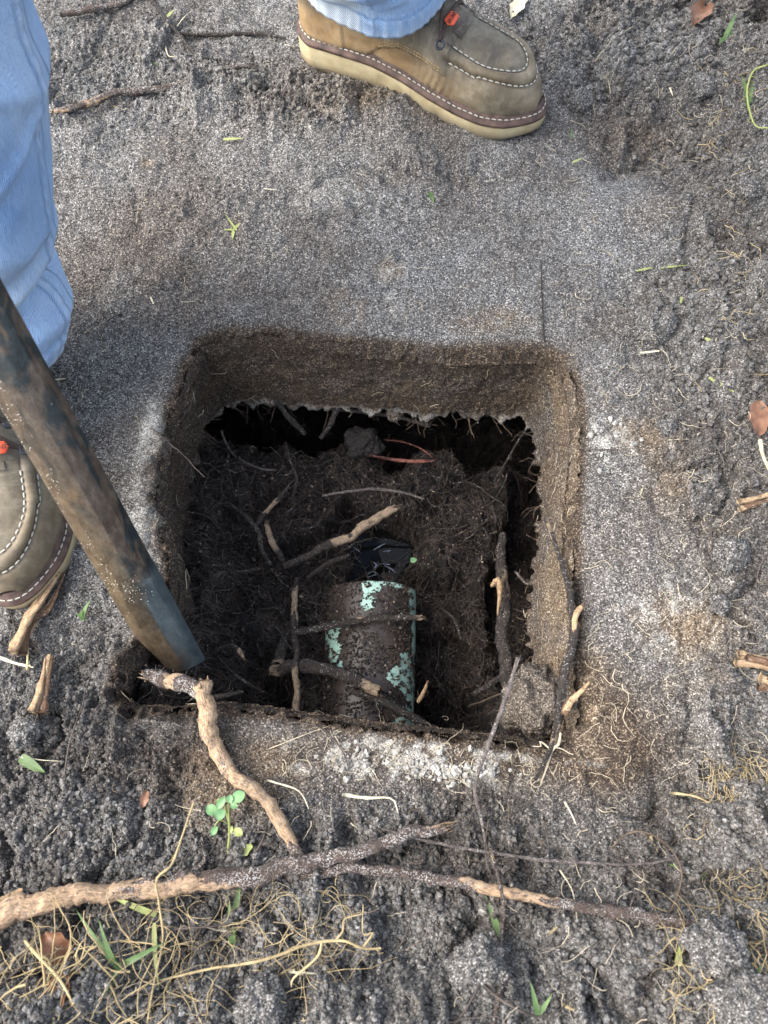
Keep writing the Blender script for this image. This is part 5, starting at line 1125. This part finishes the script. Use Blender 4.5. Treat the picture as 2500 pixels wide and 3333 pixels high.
# small leaf in the pit
p = np.array(ray(1345, 1822, -.20)); mb = MB(); a = np.linspace(0, 6.283, 12, endpoint=False); mb.add(np.vstack([np.stack([.0042 * np.cos(a) * (1 + .2 * np.cos(3 * a)), .0038 * np.sin(a), .0006 * np.cos(2 * a)], 1), [[0, 0, .0006]]]), None, [[12, i, (i + 1) % 12] for i in range(12)])
o = mb.build('clover_leaf', M['clover']); o.location = p; tag(o, 'single fresh green leaf lying on the peat beyond the pipe', 'leaf')
def leaf(label, px, py, L, W, deg, curl=.3, lift=.004, mt='deadleaf', z=None, name='dead_leaf'):
    p = np.array(G(px, py, lift)) if z is None else np.array(ray(px, py, z)); mb = MB(); rows = []; n1, n2 = 14, 7; ca, sa = math.cos(R(deg)), math.sin(R(deg))
    for i in range(n1):
        t = i / (n1 - 1); u = (t - .5) * L; hw_ = W / 2 * math.sin(math.pi * min(.985, t * .9 + .04)) ** .8 * (1 + .12 * math.sin(t * 17 + L * 900))
        for j in range(n2):
            s_ = j / (n2 - 1) * 2 - 1; x_, y_ = u, s_ * hw_; z_ = curl * W * (abs(s_) ** 1.6 * .6 + .25 * math.sin(t * 5 + s_)) 
            rows.append((x_ * ca - y_ * sa, x_ * sa + y_ * ca, z_))
    mb.add(rows, grid_faces(n1, n2)); o = mb.build(name, M[mt]); o.location = p; return tag(o, label, 'leaf')
leaf('curled reddish-brown dead leaf at the top right', 2275, 50, .050, .028, 60, .5, .008)
leaf('flat brown dead leaf near the right edge', 2470, 1360, .042, .022, 80, .15)
leaf('pale tan dead leaf at the top edge right of the boot', 1685, 22, .050, .020, 65, .3, mt='straw_pale')
leaf('tiny orange leaf scrap right of the boot laces', 1655, 125, .018, .008, -10, .3)
leaf('crumpled brown leaf half hidden in the straw tangle', 190, 3080, .030, .020, -40, .6)
leaf('small brown leaf scrap in the left straw', 190, 3230, .030, .018, 70, .5)
leaf('small olive leaf beside the seedling stem', 790, 2770, .018, .009, 30, .2, mt='yellowgreen')
leaf('orange flake of bark on the soil left of the seedling', 472, 2600, .014, .008, 80, .4)
def chip(label, pts, w_, mt='chip', n=3, name='wood_chip', cat='wood chip', off=.005):
    P = np.array(Gs(*pts)) + np.array([0, 0, off]); org = P.mean(0); mb = MB(); rg = np.random.default_rng(len(label))
    for k in range(n):
        j = rg.normal(0, w_ * .35, 3); Q = P - org + j + rg.normal(0, w_ * .15, P.shape); tube(mb, Q, np.linspace(1, rg.uniform(.1, .6), len(Q)) * w_ * rg.uniform(.35, .7), 6, 12, .3, k, flat=.45, wood=float(k % 3 != 2))
    o = mb.build(name, M[mt]); o.location = org; return tag(o, label, cat)
chip('frayed orange wood splinter in front of the left boot', [(70,2120),(110,2020),(150,1970),(205,1870)], .0085, n=5, off=.012)
chip('split stub of orange wood low at the left edge', [(118,2330),(140,2240),(158,2150)], .0070, n=4)
chip('thin dry stem crossing the left edge', [(-20,2130),(60,2160),(110,2170)], .0030, 'straw_pale', 2, 'straw', 'straw')
chip('upright dry stem below the frayed splinter', [(95,2180),(100,2080),(108,2040)], .0020, 'straw', 1, 'straw', 'straw')
chip('flat pale wood chip at the right edge, larger of the lower pair', [(2400,2158),(2470,2170),(2540,2180)], .0090, n=4)
chip('small pale wood chip below the flat one at the right edge', [(2475,2220),(2530,2240)], .0085, n=3)
chip('reddish split wood chip at the right edge under the dead leaf', [(2400,1655),(2450,1640),(2520,1625)], .0070, n=4)
chip('orange splinter at the far left of the front root', [(-30,2960),(30,2920),(75,2900)], .0045, n=2)
for lab, pts, w_, mt in [('bent bleached straw just right of the peeled root', [(870,2545),(960,2570),(990,2600),(1000,2640)], .0028, 'straw_pale'), ('bent pale straw in front of the near lip', [(1120,2580),(1200,2595),(1280,2595),(1300,2640)], .0030, 'straw_pale'),
        ('short leaf-like straw right of centre at the front', [(1835,2610),(1850,2640),(1870,2680)], .0030, 'straw_pale'), ('white straw on the right soil above the red chip', [(2170,1438),(2240,1435)], .0016, 'straw_pale'), ('small white straw by the right rim', [(2075,1155),(2140,1148)], .0026, 'straw_pale'),
        ('long bleached straw slanting in the bottom right', [(2205,3035),(2290,3085),(2380,3170),(2500,3250)], .0034, 'straw_pale'), ('dry straw at the bottom right of centre', [(1830,3265),(1880,3300),(1950,3350)], .0034, 'straw'), ('pale straw lying under the long yellow root', [(940,3160),(1020,3170),(1090,3185)], .0026, 'straw_pale'),
        ('thin straw near the left edge by the dark green curl', [(70,2465),(140,2475),(200,2478)], .0024, 'straw_pale'), ('dry bent straw at the right above the grass', [(2180,2580),(2260,2595),(2330,2630),(2400,2640)], .0030, 'straw'), ('short pale straw on the middle left soil', [(495,965),(505,990)], .0032, 'straw_pale'),
        ('tiny pale straw near the flat grey patch', [(860,615),(905,622)], .0020, 'straw_pale'), ('yellow straw bit on the left soil below the buried root', [(365,345),(405,360)], .0018, 'straw'), ('small forked straw at the upper left', [(540,145),(550,185),(570,190)], .0018, 'straw_pale'),
        ('y-shaped pale straw near the top left', [(575,90),(600,60),(625,35)], .0024, 'straw_pale'), ('kinked yellow straw on the right bank', [(2110,520),(2150,540),(2180,555)], .0014, 'straw'), ('short pale straw by the wiry root end', [(2110,2720),(2140,2770)], .0026, 'straw'),
        ('bright pale straw scrap on the upper right bank', [(2190,270),(2200,295)], .0034, 'straw_pale'), ('little straw heap above the right bank crack', [(1965,235),(1990,215),(2010,245)], .0026, 'straw_pale'), ('thin yellow stem by the crossing root at lower left', [(870,2440),(1000,2390),(1080,2360)], .0010, 'fine_pale'),
        ('pale chip of straw left of the pit by the bar', [(175,1240),(220,1235)], .0024, 'straw_pale'), ('twisted pale straw under the peeled stretch', [(1820,2830),(1860,2900),(1875,3000)], .0018, 'straw_pale'), ('tan husk on the soil at lower right', [(1790,3045),(1820,3020)], .0040, 'straw')]:
    chip(lab, pts, w_, mt, 1, 'straw', 'straw', .003)
# pale yellow roots in front
root('straw_root', 'long yellow root branching across the front tangle', Gs((520,3190,.016),(700,3150,.020),(850,3125,.024),(1000,3075,.022),(1110,3060,.022),(1180,3085,.020),(1240,3085,.016)), [.0009,.0011,.0015,.0014,.0012,.0011,.0008], 'straw', [], 7, branches=[(.75, (-.022, -.030, 0), .0012), (.80, (.02, .018, 0), .001), (.92, (0, .03, 0), .0011)])
root('straw_root', 'forked yellow root rising from the left of the tangle', Gs((80,3060,.012),(130,3120,.018),(190,3180,.020),(240,3270,.014)), [.0014,.0015,.0013,.0009], 'straw', [], 7, branches=[(.25, (.01, -.03, 0), .001)])
root('straw_root', 'slender orange root leaning over the thick root', Gs((630,2610,.028),(600,2700,.026),(560,2810,.036),(510,2860,.036),(520,2940,.028),(530,3060,.014),(500,3200,.012),(480,3330,.010)), [.0006,.0010,.0012,.0013,.0010,.0009,.0010,.0008], 'straw', [], 7)
root('straw_root', 'looping yellow root in the upper right corner', Gs((2500,210,.01),(2455,225,.012),(2440,290,.012),(2480,360,.01),(2520,400,.01)), [.0011,.0013,.0013,.0011,.0008], 'yellowgreen', [], 7)
root('straw_root', 'pale root curling at the right edge below the dead leaf', Gs((2475,1430,.006),(2485,1480,.008),(2505,1530,.006)), [.003,.0022,.0014], 'fine_pale', [], 7)
root('straw_root', 'white branched rootlet over the near right corner of the pit', Gs((1825,2385,.004),(1820,2420,.006),(1800,2440,.006),(1780,2500,.004),(1760,2550,.003)), [.0012,.0014,.0013,.0012,.0008], 'fine_pale', [], 6, branches=[(.4, (-.018, .004, 0), .0009), (.35, (.016, -.006, .0), .0007)])
# soil clods
def clod(label, px, py, r, m_, z=None, seed=1, sq=(1, 1, .8), name='soil_clod', cat='clod'):
    import bmesh
    p = np.array(G(px, py, r * .35)) if z is None else np.array(ray(px, py, z)); bm = bmesh.new(); bmesh.ops.create_icosphere(bm, subdivisions=5, radius=r)
    for v in bm.verts:
        q = v.co / r; f_ = 1 + .35 * mnoise.noise(q * 1.2 + Vector((seed, 0, 0))) + .22 * mnoise.noise(q * 3.2 + Vector((0, seed, 0))) + .14 * mnoise.noise(q * 8) + .07 * mnoise.noise(q * 18)
        v.co = Vector((v.co.x * sq[0], v.co.y * sq[1], v.co.z * sq[2])) * f_
    me = bpy.data.meshes.new(name); bm.to_mesh(me); bm.free(); me.polygons.foreach_set('use_smooth', np.ones(len(me.polygons), bool))
    for k, v in (('brown', .5 if m_ == 'concrete' else .1), ('tan', .25 if m_ == 'concrete' else 0), ('pale', 0), ('wet', .35)):
        at = me.attributes.new(k, 'FLOAT', 'POINT'); at.data.foreach_set('value', np.full(len(me.vertices), v, np.float32))
    o = link(name, me, M[m_]); o.location = p; return tag(o, label, cat)
clod('black peat clod perched under the far lip', 1185, 1440, .019, 'peat', -.15, 3, (1.2, 1, .8))
clod('fibrous brown clod filling the near right corner of the pit', 1740, 2285, .030, 'concrete', -.055, 5, (1.0, 1.2, 1.1))
clod('pale lump clinging under the middle of the far lip', 1285, 1345, .010, 'concrete', -.145, 6)
for lab, px, py, r, s in [('round grey soil clod on the right soil', 2345, 1965, .009, 11), ('grey clod above the red chip', 2170, 1390, .010, 12), ('grey clod below the right mound', 2380, 1800, .017, 13), ('large crumbly clod at bottom right', 2330, 3090, .022, 14), ('crumbly clod at the bottom right corner', 2450, 3290, .026, 15),
        ('low grey clod bottom centre', 1560, 3150, .020, 16), ('crumbly clod at the bottom left of centre', 850, 3260, .018, 17), ('soil clod at the left edge beside the bar foot', 80, 2380, .013, 18), ('soil clod beside the crack right of the boot toe', 1890, 330, .014, 19), ('clod on the top right bank', 2290, 270, .016, 20), ('clod at the right edge of the bank', 2440, 620, .014, 21)]:
    clod(lab, px, py, r, 'soil', None, s)
